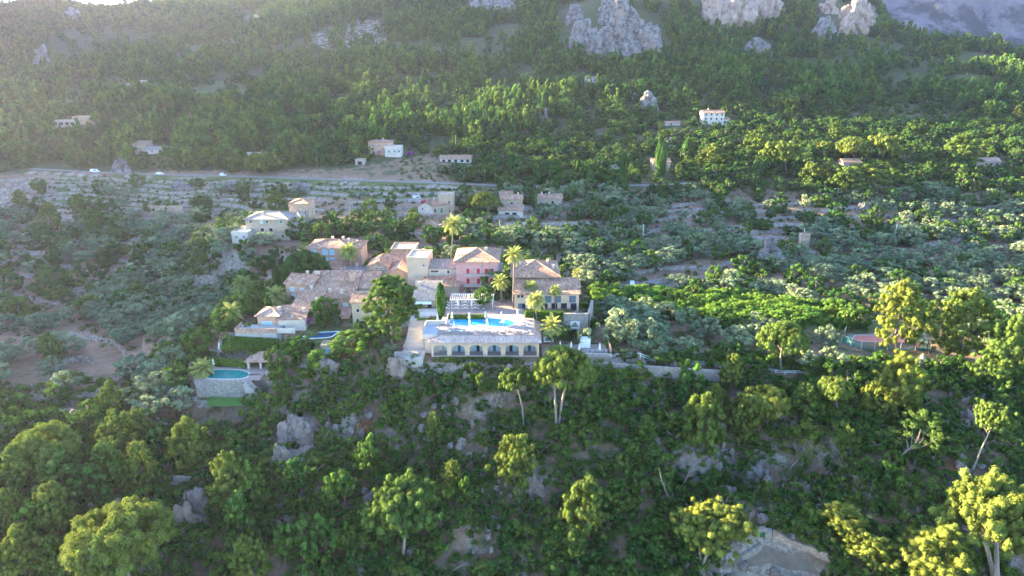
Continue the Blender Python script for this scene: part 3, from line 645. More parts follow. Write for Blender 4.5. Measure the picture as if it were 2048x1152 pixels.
class Bld:
    def __init__(s, name, label, u, v, y=None, cat='house', lm=None, group=None):
        s.p = Vector(at(u, v, y)) if y else ground(u, v); s.root = empty(name, s.p, 0, label=label, cat=cat, group=group)
        if lm: LM.append((lm, u, v))
    def vol(s, u0, u1, vt, vb, y=None, d=8, wall='cream', roof='gable', rise=1.5, rm='tile', wins=(), rz=0, ch=(), over=.5, found=4.0, frame='white'):
        if roof == 'hip': rise *= .72
        y = y or s.p.y; uc = (u0 + u1) / 2; b = Vector(at(uc, vb, y)); h = at(uc, vt, y)[2] - b.z; w = (at(u1, vb, y)[0] - at(u0, vb, y)[0]) / math.cos(rz)
        loc = b - s.p; k = dict(loc=loc, rz=rz)
        wall_mesh(roof, w, d, h, rise, found).build('wall', M[wall], s.root, **k)
        ro = roof_mesh(roof, w, d, h, rise, over).build('roof', M[rm if roof != 'flat' else wall], s.root, **k)
        for (cx, cy) in ch:
            c = MB(); X0, Y0 = -w/2 + cx*w, cy*d; ch_ = rise * (1 - abs(cy * 2 - 1)) if roof in ('gable', 'hip') else rise * cy; ch_ = min(ch_, rise * min(1, 2.2 * min(cx, 1 - cx) * w / d)) if roof == 'hip' else ch_; c.box(X0-.35, X0+.35, Y0-.3, Y0+.3, h - .1, h + ch_ + .7); c.box(X0-.45, X0+.45, Y0-.4, Y0+.4, h + ch_ + .7, h + ch_ + .82); c.box(X0-.3, X0+.3, Y0-.25, Y0+.25, h+ch_+.82, h+ch_+1.0); c.box(X0-.42, X0+.42, Y0-.36, Y0+.36, h+ch_+1.0, h+ch_+1.1)
            c.build('chimney', M['whitewall'], ro)
        for q in wins: add_window(s.root, *q, w=w, d=d, loc=loc, rz=rz, frame=frame)
        EXCL.append((b.x, b.y + d / 2, max(w, d) * .5 + .8)); 
        if w > 1.6 * d:
            for q in (-.33, .33): EXCL.append((b.x + q * w, b.y + d / 2, d * .7 + .5))
        if y > 280: SIGHT.append((u0 - 2, u1 + 2, vb - (vb - vt) * .3, y))
        s.w, s.h, s.b, s.loc, s.rz = w, h, b, loc, rz; return s
def row(n, z, w, h, st, a=.1, b=.9, face='f'): return [(face, a + (b - a) * (i / max(1, n - 1)), z, w, h, st) for i in range(n)]

# manor and its tower
b = Bld('manor_house', 'long grey-tiled manor with pale upper storey and a square stone tower behind', 535, 479, 254, lm='the grey manor')
b.vol(495, 580, 438, 479, 254, 12, 'tan', 'hip', 2.6, 'tilegrey', [('f', .13, 7.3, 1, 1.3, 'brown'), ('f', .38, 7.3, 1, 1.3, 'blue'), ('f', .51, 7.3, 1, 1.3, 'brown'), ('f', .84, 7.3, .9, 1.3, 'green')] + [('f', t, 4.0, 1.5, 1.5, 'dark') for t in (.12, .38, .58)] + [('f', t, 1.4, .9, 1.3, 'dark') for t in (.14, .36, .84)], ch=((.35, .3),), found=5)
b.vol(464, 497, 466, 481, 249, 5, 'whitewall', 'flat', 0, 'tile', [('f', .3, 1.4, 1.1, 1.2, 'glass'), ('f', .75, 1.4, 1.1, 1.2, 'glass')], found=1.5)
b.vol(479, 496, 458, 472, 254.5, 4, 'whitewall', 'flat', 0, 'tile', [('f', .5, 1.5, 1.3, 1.3, 'dark')])
b.vol(580, 604, 434, 478, 259, 10, 'whitewall', 'hip', 1.6, 'tilegrey', [('f', .5, 6.5, .9, 1.2, 'blue')])
b.vol(583, 622, 407, 462, 266, 9, 'stonewall', 'hip', 1.4, 'tile', [('f', t, 8, .7, .9, 'dark') for t in (.25, .55)] + [('f', .8, 8, .6, 1.0, 'dark'), ('f', .6, 4, .6, .9, 'dark')], over=.3)
# peach villa
b = Bld('peach_villa', 'peach two-storey house with pale blue shutters and three chimneys above the village', 668, 531, 218, lm='the peach villa')
b.vol(617, 702, 496, 531, 218, 11, 'peach', 'hip', 2.4, 'tile', [('f', t, z, 1.6, h, 'blue') for t in (.15, .42, .58) for z, h in ((5.0, 2.2), (1.8, 2.0))] + [('f', .3, 3.4, .4, .4, 'dark')], ch=((.5, .62), (.75, .62), (.88, .62)))
b.vol(702, 724, 496, 532, 219.5, 10, 'peach', 'hip', 1.9, 'tile', [('f', .35, 4.6, .5, .5, 'dark')])
# village
b = Bld('peach_corner_house', 'peach house with two rows of pale blue shutters at the left end of the village', 600, 604, 190, lm='the left village house')
b.vol(573, 629, 567, 605, 190, 10, 'peach', 'gable', 1.5, 'tile', [('f', t, z, 1.2, 1.2, 'blue') for t in (.24, .62) for z in (4.2,)] + [('f', .27, 1.5, 1.3, 2.0, 'blue'), ('f', .7, 1.2, .9, .9, 'blue')], rz=R(-10), ch=((.55, .55), (.85, .6), (.93, .6)))
b.vol(627, 661, 567, 590, 196, 7, 'peach', 'shed', .7, 'tile', [('f', .6, 2.0, 1.6, 1.0, 'glass')], rz=R(8))
b = Bld('long_roofed_house', 'stone house under the widest weathered tile roof of the village, pale shutters', 662, 640, 183)
b.vol(612, 709, 595, 641, 183, 15, 'stonewall', 'shed', 3.6, 'tile', [('f', t, 4.9, 1.3, 1.3, 'blue') for t in (.64, .84)] + [('f', .8, 2.6, .7, .9, 'dark'), ('f', .22, 4.9, 1.1, .9, 'blue'), ('f', .55, 1.2, .9, 1.6, 'dark')], ch=((.1, .3), (.5, .2), (.75, .15)), rz=R(2))
b = Bld('low_outhouse', 'low outhouse with pinkish weathered tiles left below the wide village roof', 610, 640, 177)
b.vol(586, 634, 615, 641, 177, 7.5, 'stonewall', 'shed', 2.4, 'tile', [('f', .5, 1.5, .9, .9, 'dark')], rz=R(-6), ch=((.9, .4),))
b = Bld('lean_to', 'small lean-to with reddish roof at the foot of the stone house', 686, 643, 178)
b.vol(672, 699, 629, 643, 179.5, 3, 'peach', 'shed', 1.0, 'tilered', [('f', .3, .9, .9, 1.3, 'dark')])
b = Bld('cream_house', 'plain cream house half hidden behind the big garden pine', 740, 652, 177)
b.vol(707, 771, 603, 653, 177, 9, 'cream', 'gable', 1.2, 'tile', [('f', .18, 5.1, .8, 1.0, 'dark'), ('f', .15, 2.0, .8, .9, 'dark'), ('f', .6, 5, .9, 1.1, 'brown')], rz=R(3))
b = Bld('tiled_house', 'house with a lit chimney wall and tiled roof in the middle of the village', 728, 600, 190)
b.vol(712, 752, 575, 612, 189, 9, 'whitewall', 'shed', 2.2, 'tile', [('f', .6, 4.0, 2.0, 1.2, 'blue')])
b.vol(703, 713, 551, 600, 192, 2.4, 'peach', 'flat', 0, 'tile', rz=R(14))
b = Bld('low_tiled_house', 'low village house of jumbled tile roofs below the peach villa', 700, 592, 201)
b.vol(650, 735, 566, 595, 201, 12, 'peach', 'gable', 2.2, 'tile', [('f', .5, 2.0, .6, .6, 'dark'), ('f', .7, 2.0, .6, .6, 'dark')], ch=((.6, .4), (.3, .6)))
b.vol(655, 690, 540, 566, 209, 6, 'whitewall', 'shed', 1.4, 'tile')
b.vol(690, 735, 548, 575, 208, 7, 'stonewall', 'gable', 1.6, 'tilegrey', ch=((.5, .5),))
b = Bld('chapel', 'small round-walled stone chapel with a little bell gable on its roof', 756, 557, 203, cat='chapel', lm='the chapel')
b.vol(737, 778, 532, 562, 203, 9, 'stonewall', 'gabley', 1.5, 'tile', [('f', .42, 4.3, .5, .6, 'dark'), ('f', .70, 4.3, .5, .6, 'dark')], over=.35)
bc = MB(); w_, h_ = .5, b.h + 1.5; Lb = b.loc
for x in (-.62, .38): bc.box(x, x + .24, .2, .6, h_ - .3, h_ + 1.0)
pr = [(-.38 + .76 * i / 8, h_ + .8 + .38 * math.sin(math.pi * i / 8)) for i in range(9)]
for i in range(8): (xa, za), (xb, zb) = pr[i], pr[i + 1]; bc.quad((xa, .2, za), (xb, .2, zb), (xb, .2, h_ + 1.45 - abs(xb) * .5), (xa, .2, h_ + 1.45 - abs(xa) * .5)); bc.quad((xa, .2, h_ + 1.45 - abs(xa) * .5), (xb, .2, h_ + 1.45 - abs(xb) * .5), (xb, .6, h_ + 1.45 - abs(xb) * .5), (xa, .6, h_ + 1.45 - abs(xa) * .5)); bc.quad((xb, .2, zb), (xa, .2, za), (xa, .6, za), (xb, .6, zb))
bg = bc.build('bell_gable', M['whitewall'], b.root, loc=Lb)
bl = MB(); bl.tube([(0, .4, h_ + .95), (0, .4, h_ + .8), (0, .4, h_ + .6), (0, .4, h_ + .5)], [.05, .14, .18, .25], 8); bl.build('bell', M['metal'], bg)
b = Bld('pink_gabled_house', 'pinkish gabled house between the chapel and the plain tower block', 796, 560, 201)
b.vol(777, 819, 545, 572, 201, 8, 'peach', 'gabley', 1.7, 'tilered', [('f', .25, 2, .6, .9, 'dark')])
b.vol(772, 818, 522, 562, 209, 7, 'whitewall', 'gable', 1.6, 'tile', [('f', .74, 4.6, .9, .9, 'dark'), ('f', .3, 4.4, .6, .7, 'dark')])
b = Bld('upper_village_house', 'flat-topped stone house standing highest in the village behind the chapel', 808, 530, 222)
b.vol(783, 832, 500, 532, 222, 9, 'stonewall', 'flat', 0, 'tile', [('f', .75, 2.6, .9, .6, 'dark')])
b.vol(832, 853, 512, 532, 219, 6, 'stonewall', 'hip', 1.2, 'tilered', ch=((.6, .6),))
b = Bld('plain_tower_block', 'tall blank cream tower block with a flat parapet, left side sunlit', 836, 570, 197, cat='tower', lm='the blank tower block')
b.vol(816, 857, 517, 572, 197, 9, 'cream', 'flat', 0, 'tile', [('f', .82, 6.9, .5, .7, 'dark')], rz=R(-4))
b = Bld('grey_roofed_house', 'whitewashed house with grey tiles joining the pink hotel', 886, 566, 198)
b.vol(858, 914, 535, 567, 198, 8, 'whitewall', 'gable', 1.6, 'tilegrey', [('f', .70, 3.9, .7, 1.0, 'dark'), ('f', .22, 4.1, 2.4, .7, 'brown'), ('f', .80, 2.2, 1.3, .4, 'dark'), ('f', .18, 1.4, .9, 1.2, 'green')])
b = Bld('stone_annex', 'low honey-coloured annex with a sloping top in front of the grey-roofed house', 885, 592, 191)
b.vol(850, 918, 571, 594, 191, 5, 'tan', 'shed', 1.2, 'tile', rz=R(3))
b = Bld('restaurant', 'restaurant wing with grey ribbed roof and white awning beside the terrace tables', 853, 623, 182, cat='restaurant', lm='the restaurant')
b.vol(829, 879, 599, 624, 182, 8, 'tan', 'shed', 3.0, 'tilegrey', [('f', .62, 1.5, 1.3, 1.9, 'dark'), ('f', .9, 2.3, .6, .8, 'dark')], ch=((.15, .8),))
aw = MB(); aw.quad((-3.2, -.1, b.h - .35), (1.6, -.1, b.h - .35), (1.6, -1.5, b.h - .8), (-3.2, -1.5, b.h - .8)); aw.quad((-3.2, -1.5, b.h - .8), (1.6, -1.5, b.h - .8), (1.6, -1.5, b.h - 1.0), (-3.2, -1.5, b.h - 1.0)); aw.build('awning', M['fabric'], b.root, loc=b.loc)

# pink hotel
b = Bld('pink_hotel', 'pink three-storey hotel with red shutters and long balconies', 955, 594, 194, cat='hotel', lm='the pink hotel')
b.vol(914, 996, 522, 594, 194, 14, 'pink', 'hip', 3.2, 'tile', [('f', t, z, 1.1, 1.9, 'red') for t in (.28, .53, .72, .86) for z in (8.6, 5.3)] + [('f', .79, 8.6, .6, 1.8, 'glass'), ('r', .3, 8.6, 1.1, 1.9, 'red'), ('r', .7, 8.6, 1.1, 1.9, 'red'), ('f', .3, 1.6, 1.6, 2.2, 'dark'), ('f', .55, 1.6, 2.2, 2.2, 'dark'), ('f', .8, 1.6, 1.6, 2.2, 'dark')], ch=((.05, .3), (.14, .3), (.7, .5)), over=.8)
def balcony(parent, x0, x1, z, loc, dp=1.3, mat='metal', yb=0.0):
    m = MB(); m.box(x0, x1, yb - dp, yb - .02, z - .16, z); o = m.build('balcony', M['whitewall'], parent, loc=loc); r_ = MB()
    for k in range(int((x1 - x0) / .28) + 1): x = x0 + .04 + k * .28; r_.box(x - .012, x + .012, yb - dp + .04, yb - dp + .07, z, z + .95)
    r_.box(x0, x1, yb - dp + .02, yb - dp + .08, z + .95, z + 1.0)
    for x in (x0, x1 - .05): r_.box(x, x + .05, yb - dp + .09, yb, z + .93, z + .98)
    r_.build('railing', M[mat], o)
W = b.w; balcony(b.root, -W * .33, W * .44, 7.45, b.loc); balcony(b.root, -W * .33, W * .44, 4.1, b.loc, 1.6)
m = MB(); m.box(W / 2 + .02, W / 2 + 1.4, .5, 13, 7.3, 7.45); m.build('balcony', M['whitewall'], b.root, loc=b.loc)
m = MB(); m.box(W / 2 + 1.3, W / 2 + 1.36, .5, 13, 7.45, 8.4); m.build('railing', M['metal'], b.root, loc=b.loc)
m = MB(); m.box(-W * .33, W * .46, -3.4, -.3, 3.0, 3.2); m.build('veranda_roof', M['tile'], b.root, loc=b.loc)
for x in (-.32, -.07, .18, .43): m = MB(); m.box(x * W, x * W + .3, -3.2, -2.9, -1, 3.0); m.build('post', M['whitewall'], b.root, loc=b.loc)
# right hotel building
b = Bld('hip_roofed_annex', 'cream hotel annex with wide hipped tile roof and red shutters above the palm trees', 1070, 590, 189, cat='hotel', lm='the hipped annex')
b.vol(1027, 1114, 550, 594, 189, 14, 'whitewall', 'hip', 3.8, 'tile', [('f', .18, 4.7, .9, 1.2, 'brown'), ('f', .27, 4.7, .9, 1.2, 'red'), ('f', .5, 4.8, 1.0, 1.4, 'red'), ('f', .78, 4.5, .9, 2.0, 'red'), ('f', .85, 4.4, .5, 1.8, 'glass')], ch=((.16, .5), (.8, .6), (.92, .4)), over=1.0)
b.vol(1114, 1158, 572, 600, 190, 8, 'cream', 'hip', 1.7, 'tile', over=.6)
b = Bld('suite_wing', 'long cream two-storey wing with three big windows and open ground floor', 1092, 621, 181, cat='hotel', lm='the suite wing')
b.vol(1029, 1157, 586, 621, 181, 7.5, 'cream', 'shed', 2.0, 'tile', [('f', t, 3.6, 1.9, 2.0, 'glass') for t in (.52, .67, .90)] + [('f', t, 4.5, .7, .8, 'dark') for t in (.06, .12)] + [('f', t, 1.2, 1.7, 2.2, 'dark') for t in (.47, .62, .77, .92)] + [('f', .08, 1.2, .9, 2, 'glass'), ('f', .14, 1.2, 1.1, 2, 'dark')], over=.6, frame='metal')

# white terrace house
b = Bld('white_terrace_house', 'white and peach house with red parapet terrace above an ivy wall', 540, 662, 171, lm='the white terrace house')
b.vol(518, 561, 631, 662, 172, 7, 'peach', 'hip', 1.5, 'tilered', [('f', .42, 1.7, 2.8, 2.4, 'blue'), ('f', .85, 1.7, .5, .8, 'dark')], ch=((.85, .5),), found=6)
b.vol(561, 612, 637, 672, 171.5, 7, 'whitewall', 'shed', 1.4, 'tile', [('f', .17, 2.6, 1.2, 1.6, 'glass'), ('f', .08, 3.2, .6, .6, 'dark')], ch=((.9, .5),), found=6, rz=R(6))
p = Vector(at(512, 667, 167)) - b.p; tw = 11.5; zt = at(512, 657, 167)[2] - b.p.z
m = MB(); m.box(p.x - tw/2, p.x + tw/2, p.y, p.y + 5.2, zt - 6, zt - .9); m.build('terrace', M['concrete'], b.root)
m = MB(); m.box(p.x - tw/2 - .02, p.x + tw/2, p.y - .15, p.y + .12, zt - 1.3, zt); m.box(p.x - tw/2 - .15, p.x - tw/2 + .12, p.y + .12, p.y + 5, zt - 1.3, zt); m.build('parapet', M['tilered'], b.root)
m = MB(); m.box(p.x + tw/2, p.x + tw/2 + 5, p.y + .4, p.y + .65, zt - 1.6, zt - .2); m.build('parapet', M['whitewall'], b.root)

# far houses
b = Bld('tower_farmhouse', 'pale farmhouse with sunlit gable and small square tower', 868, 430, None, lm='the tower farmhouse')
b.vol(836, 868, 413, 428, b.p.y + 1, 9, 'whitewall', 'gabley', 2.0, 'tile', [('f', .3, 2.4, .7, 1, 'dark')], rz=R(-14)); b.vol(866, 898, 409, 431, b.p.y, 8, 'tan', 'gable', 1.5, 'tile', [('f', .15, 2.4, .9, 1.8, 'dark'), ('f', .55, 2.4, 1.2, 2.4, 'green')], ch=((.05, .5),)); b.vol(878, 908, 390, 431, b.p.y + 1, 7, 'tan', 'flat', 0, 'tile', [('f', .7, 6.5, .8, 1.4, 'dark'), ('f', .7, 2.2, .8, 1.6, 'dark')])
b = Bld('porch_house', 'stone house with tile-roofed white porch behind the flat-topped pine', 1024, 430, None, lm='the porch house')
b.vol(1002, 1045, 398, 424, b.p.y + 8, 9, 'tan', 'gable', 1.4, 'tile', [('f', .5, 4.4, 1.0, 1.2, 'dark'), ('f', .55, 2, .9, 1, 'dark')], ch=((.8, .5),)); b.vol(1000, 1024, 390, 410, b.p.y + 14, 7, 'tan', 'gable', 1.4, 'tile'); b.vol(997, 1046, 420, 434, b.p.y, 6, 'whitewall', 'shed', 1.4, 'tile', [('f', .35, 1.6, 2.2, 1.2, 'dark'), ('f', .65, 1.6, 2.2, 1.2, 'dark')])
b = Bld('twin_chimney_house', 'grey stone house with two white chimneys among olive trees', 1099, 412, None, lm='the twin chimney house')
b.vol(1074, 1124, 396, 414, None, 8, 'tan', 'gable', 1.3, 'tile', [('f', .62, 2.2, 1.3, 2.0, 'dark'), ('f', .4, 2.2, .7, 1.2, 'dark'), ('f', .15, 2.2, .7, 1.2, 'dark')], ch=((.2, .5), (.5, .5)))
b = Bld('pink_villa', 'pink villa of two stacked blocks above the valley road', 765, 311, None, cat='villa', lm='the pink villa')
b.vol(738, 783, 284, 311, None, 10, 'peach', 'hip', 1.3, 'tile', [('f', t, z, 1.4, 1.4, 'glass') for t in (.2, .5, .8) for z in (6.3, 2.4)], ch=((.6, .5),)); b.vol(770, 803, 294, 310, b.p.y - 3, 8, 'whitewall', 'flat', 0, 'tile', [('f', t, 2.3, 1.4, 1.4, 'glass') for t in (.25, .6, .85)])
b = Bld('low_white_bungalow', 'low white bungalow with long tiled roof right of the pink villa', 911, 325, None, cat='bungalow')
b.vol(880, 943, 317, 327, None, 8, 'whitewall', 'gable', 1.7, 'tile', [('f', t, 1.6, 2.0, 1.7, 'dark') for t in (.12, .3, .5, .7, .88)])
b = Bld('roadside_villa', 'pale villa with a sloping wing and long grey verandah above the parked vans', 308, 308, None, cat='villa', lm='the roadside villa')
b.vol(268, 294, 288, 308, b.p.y + 2, 9, 'tan', 'shed', 1.3, 'tile', [('f', .6, 3, .9, 1.1, 'dark')]); b.vol(294, 349, 298, 308, None, 7, 'whitewall', 'gable', 1.4, 'tilegrey', [('f', t, 1.7, 1.8, 1.9, 'dark') for t in (.5, .65, .8, .93)] + [('f', .2, 1.7, .8, 1.4, 'dark')])
b = Bld('hazy_villa', 'cream flat-roofed villa with row of big windows on the hazy left slope', 145, 254, None, cat='villa', lm='the hazy cream villa')
b.vol(105, 152, 242, 254, None, 9, 'cream', 'flat', 0, 'tile', [('f', t, 2.4, 3.0, 2.0, 'brown') for t in (.15, .4, .65, .88)]); b.vol(147, 186, 234, 250, b.p.y + 6, 9, 'peach', 'flat', 0, 'tile')
b = Bld('meadow_house', 'small pale house with arched porch in the misty meadow', 270, 177, None)
b.vol(252, 278, 170, 177, None, 8, 'whitewall', 'gable', 1.5, 'tilegrey', [('f', .3, 1.6, 1.6, 1.8, 'dark'), ('f', .7, 1.6, 1.6, 1.8, 'dark')]); b.vol(276, 290, 162, 176, b.p.y + 1, 7, 'whitewall', 'flat', 0, 'tile', [('f', .5, 2, 1.5, 2.2, 'dark')])
b = Bld('white_hill_house', 'tall white house with three rows of windows alone on the wooded hill', 1425, 250, None, lm='the white hill house')
b.vol(1404, 1447, 225, 251, None, 9, 'whitewall', 'gable', 1.6, 'tile', [('f', t, z, 1.3, 1.6, 'dark') for t in (.15, .4, .65, .88) for z in (8.2, 5.0)] + [('f', t, 1.8, 1.6, 1.8, 'glass') for t in (.2, .5, .8)], ch=((.3, .5),)); b.vol(1440, 1459, 238, 249, b.p.y + 1, 6, 'whitewall', 'shed', 1.2, 'tile', [('f', .5, 1.7, 2.4, 1.5, 'dark')])
b = Bld('upper_white_cottage', 'tiny white cottage highest on the slope under the grey crag', 1180, 165, None, cat='cottage', lm='the tiny white cottage')
b.vol(1168, 1192, 156, 165, None, 7, 'whitewall', 'gable', 1.4, 'tile', [('f', t, z, 1.5, 1.2, 'dark') for t in (.2, .55, .85) for z in (1.4, 3.8)])
b = Bld('turret_farmhouse', 'stone farmhouse with small turret behind tall cypresses', 1322, 342, None, lm='the turret farmhouse')
b.vol(1305, 1340, 323, 344, None, 9, 'stonewall', 'gable', 1.5, 'tile', [('f', .3, 3.4, .9, 1.3, 'dark'), ('f', .7, 3.4, .9, 1.3, 'dark')]); b.vol(1318, 1332, 311, 330, b.p.y + 3, 5, 'stonewall', 'flat', 0, 'tile')
b = Bld('stone_cottage', 'low stone cottage with brown roof tucked under the umbrella pines', 1704, 333, None, cat='cottage')
b.vol(1686, 1722, 324, 334, None, 8, 'stonewall', 'gable', 1.7, 'tile', [('f', .4, 1.6, .8, 1.2, 'dark')])
b = Bld('verandah_cottage', 'low reddish-roofed cottage with shaded verandah at the right edge of the hill', 1975, 333, None, cat='cottage', lm='the verandah cottage')
b.vol(1951, 2000, 322, 334, None, 8, 'tan', 'gable', 1.7, 'tilered', [('f', .6, 1.7, 2.5, 1.6, 'dark'), ('f', .85, 1.7, 2.0, 1.6, 'dark')])
b = Bld('transformer_tower', 'narrow pale tower with white pipe standing among the olive terraces', 1608, 497, None, cat='tower', lm='the narrow pale tower')
b.vol(1599, 1617, 470, 498, None, 2.6, 'stonewall', 'flat', 0, 'tile', [('l', .5, 5, .8, .8, 'dark')])
b = Bld('white_hut', 'white hut with flat shelter roof half hidden by trees above the road', 515, 316, None, cat='hut')
b.vol(485, 548, 308, 317, None, 6, 'whitewall', 'flat', 0, 'tile', [('f', .3, 1.3, 2, 1.3, 'dark'), ('f', .7, 1.3, 2, 1.3, 'dark')])
b = Bld('garage_hut', 'small grey garage with dark doorway left below the pink villa', 720, 330, None, cat='garage')
b.vol(711, 729, 320, 331, None, 6, 'tan', 'flat', 0, 'tile', [('f', .5, 1.5, 3, 2.2, 'dark')])
b = Bld('tiled_shelter', 'low tiled shelter left of the white hill house', 1345, 251, None, cat='shelter')
b.vol(1330, 1360, 246, 252, None, 6, 'whitewall', 'gable', 1.2, 'tile', [('f', .4, 1.1, 1.2, 1.2, 'dark')])
b = Bld('stone_shed', 'tiny white stone shed with dark opening among olives below the twin chimney house', 1056, 458, None, cat='shed')
b.vol(1046, 1064, 450, 458, None, 3.5, 'whitewall', 'flat', 0, 'tile', [('f', .55, .9, 1.2, 1.0, 'dark')])

# free-standing stone walls
def wall_run(name, label, pts, h, th=.6, mat='drystone', cat='stone wall', y=None, down=2.5, cap=False, ragged=0.0):
    P = [Vector(at(u, v, yy)) if yy else ground(u, v) for u, v, yy in pts]; o0 = P[0]; mb = MB(); up = []
    Q = []
    for a, b_ in zip(P[:-1], P[1:]):
        k = max(2, int((b_ - a).length / 1.2));
        for i in range(k): Q.append(a.lerp(b_, i / k))
    Q.append(P[-1]); Q = [q - o0 for q in Q]
    H = [h * (1 - ragged * random.random()) for _ in Q]
    for i in range(len(Q) - 1):
        a, c = Q[i], Q[i + 1]; d = (c - a); nn = Vector((-d.y, d.x, 0)).normalized() * th / 2
        A = [a - nn, c - nn, c + nn, a + nn]; hs = [H[i], H[i + 1], H[i + 1], H[i]]
        B_ = [(p.x, p.y, p.z - down) for p in A]; T = [(p.x, p.y, p.z + q) for p, q in zip(A, hs)]
        mb.quad(*T)
        for k2 in range(4):
            if (k2 == 1 and i < len(Q) - 2) or (k2 == 3 and i > 0): continue
            j2 = (k2 + 1) % 4; mb.quad(B_[k2], B_[j2], T[j2], T[k2])
    o = mb.build(name, M[mat], loc=o0); tag(o, label, cat); return o
wall_run('retaining_wall', 'rough stone retaining wall below the suite wing', [(1116, 646, 173), (1176, 646, 173.5), (1184, 618, 184)], 3.0, .7)
wall_run('ruined_wall', 'square pale ruined wall standing on the open terraces left of the manor', [(299, 428, None), (368, 428, None)], 4.2, .6, 'stonewall')
wall_run('terrace_wall', 'stone terrace wall below the manor at the left of the cypresses', [(470, 527, None), (506, 525, None)], 4.5, .8, 'drystone')
wall_run('curved_terrace_wall', 'lit curved stone bastion below the tower farmhouse', [(862, 462, None), (876, 470, None), (905, 466, None), (925, 455, None)], 4.5, .8, 'stonewall')
wall_run('bastion_wall', 'stone bastion wall at the foot of the stairway', [(790, 722, 157), (839, 722, 157)], 2.6, .8)
wall_run('slope_wall', 'dry stone wall with railing crossing the wooded slope, lower left', [(296, 965, None), (350, 968, None), (425, 975, None)], 2.2, .6)
wall_run('garden_wall', 'pale garden wall running down from the lower pool to the olives', [(395, 812, 156), (388, 770, 159), (380, 730, 163)], 1.6, .6, 'stonewall')
wall_run('path_wall', 'stone wall along the sunken path running right from the arched doorway', [(1545, 1072, None), (1580, 1088, None), (1620, 1102, None), (1662, 1122, None)], 1.5, .7, 'stonewall', ragged=.35)
wall_run('path_side_wall', 'short stone wall left of the arched doorway by the white boulders', [(1482, 1118, None), (1500, 1110, None), (1522, 1098, None)], 1.2, .6, ragged=.4)
for (u, v, n_, lb) in [(900, 395, 60, 'under the tower farmhouse road'), (1500, 335, 40, 'right of the turret farmhouse'), (430, 425, 60, 'left above the manor')]:
    pass
# arched doorway in a stone wall
P0 = ground(1524, 1080); r = empty('arched_doorway', P0, R(-6), label='small stone wall with arched dark doorway at the end of the sunken path', cat='doorway'); LM.append(('the arched doorway', 1524, 1072))
m = MB(); w2, hh = .6, 1.5
for x0, x1 in ((-1.9, -w2), (w2, 1.9)): m.box(x0, x1, 0, .8, -1, 2.6)
for i in range(8):
    a0, a1 = math.pi * i / 8, math.pi * (i + 1) / 8; p0 = (-w2 * math.cos(a0), hh + w2 * math.sin(a0)); p1 = (-w2 * math.cos(a1), hh + w2 * math.sin(a1))
    m.quad((p0[0], 0, p0[1]), (p1[0], 0, p1[1]), (p1[0], 0, 2.9), (p0[0], 0, 2.9)); m.quad((p1[0], .8, p1[1]), (p0[0], .8, p0[1]), (p0[0], .8, 2.9), (p1[0], .8, 2.9)); m.quad((p0[0], 0, p0[1]), (p0[0], .8, p0[1]), (p1[0], .8, p1[1]), (p1[0], 0, p1[1])); m.quad((p0[0], 0, 2.9), (p1[0], 0, 2.9), (p1[0], .8, 2.9), (p0[0], .8, 2.9))
m.build('wall', M['drystone'], r); m = MB(); m.box(-w2, w2, .35, .45, -.2, hh + w2); m.build('door', M['greenpaint'], r)
# ------------------------------------------------------------ pool terrace over the arcade
M['fabricblue'] = plain('pale_deck', (.50, .50, .55), .9, .1)
ZB, ZT = 26.4, 31.9
PF = Vector((at(970, 712, 158)[0], 158, ZB)); r = empty('pool_terrace', PF, 0, label='cream arcade of six arches carrying the oval swimming pool terrace', cat='pool terrace'); LM.append(('the arcade', 970, 700))
XL, XR = at(863, 712, 158)[0] - PF.x, at(1078, 712, 158)[0] - PF.x; XA = XL; nb = 6; bw = (XR - XL) / nb; HW = 4.3
m = MB()
for k in range(nb):
    x0 = XL + k * bw; pw = .62; a, c = x0 + pw, x0 + bw - pw; zs = 2.1; ra = (c - a) / 2; rise = 1.05
    m.box(x0, a, 0, .5, -4, HW); m.box(c, x0 + bw - .001, 0, .5, -4, HW); m.box(a, c, -.001, .5, -4, .02)
    N_ = 12; pr = [(a + (c - a) * i / N_, zs + rise * math.sqrt(max(0, 1 - (2 * i / N_ - 1) ** 2))) for i in range(N_ + 1)]
    for i in range(N_):
        (xa, za), (xb, zb) = pr[i], pr[i + 1]; m.quad((xa, 0, za), (xb, 0, zb), (xb, 0, HW), (xa, 0, HW)); m.quad((xb, 0, zb), (xa, 0, za), (xa, .5, za), (xb, .5, zb)); m.quad((xb, .5, zb), (xa, .5, za), (xa, .5, HW), (xb, .5, HW))
m.box(XL - .001, XL + .3, .5, 3.2, -4, HW); m.box(XR - .3, XR, .5, 16, -4, HW); M['arcadecream'] = plaster('pale_arcade_render', (.72, .52, .38)); m.build('arcade', M['arcadecream'], r)
m = MB(); m.box(XL + .3, XR - .3, 2.9, 3.2, -4, HW); m.build('wall', M['whitewall'], r); m = MB(); m.box(XL + .3, XR - .3, .5, 2.9, -.1, .02); m.build('floor', M['paving'], r)
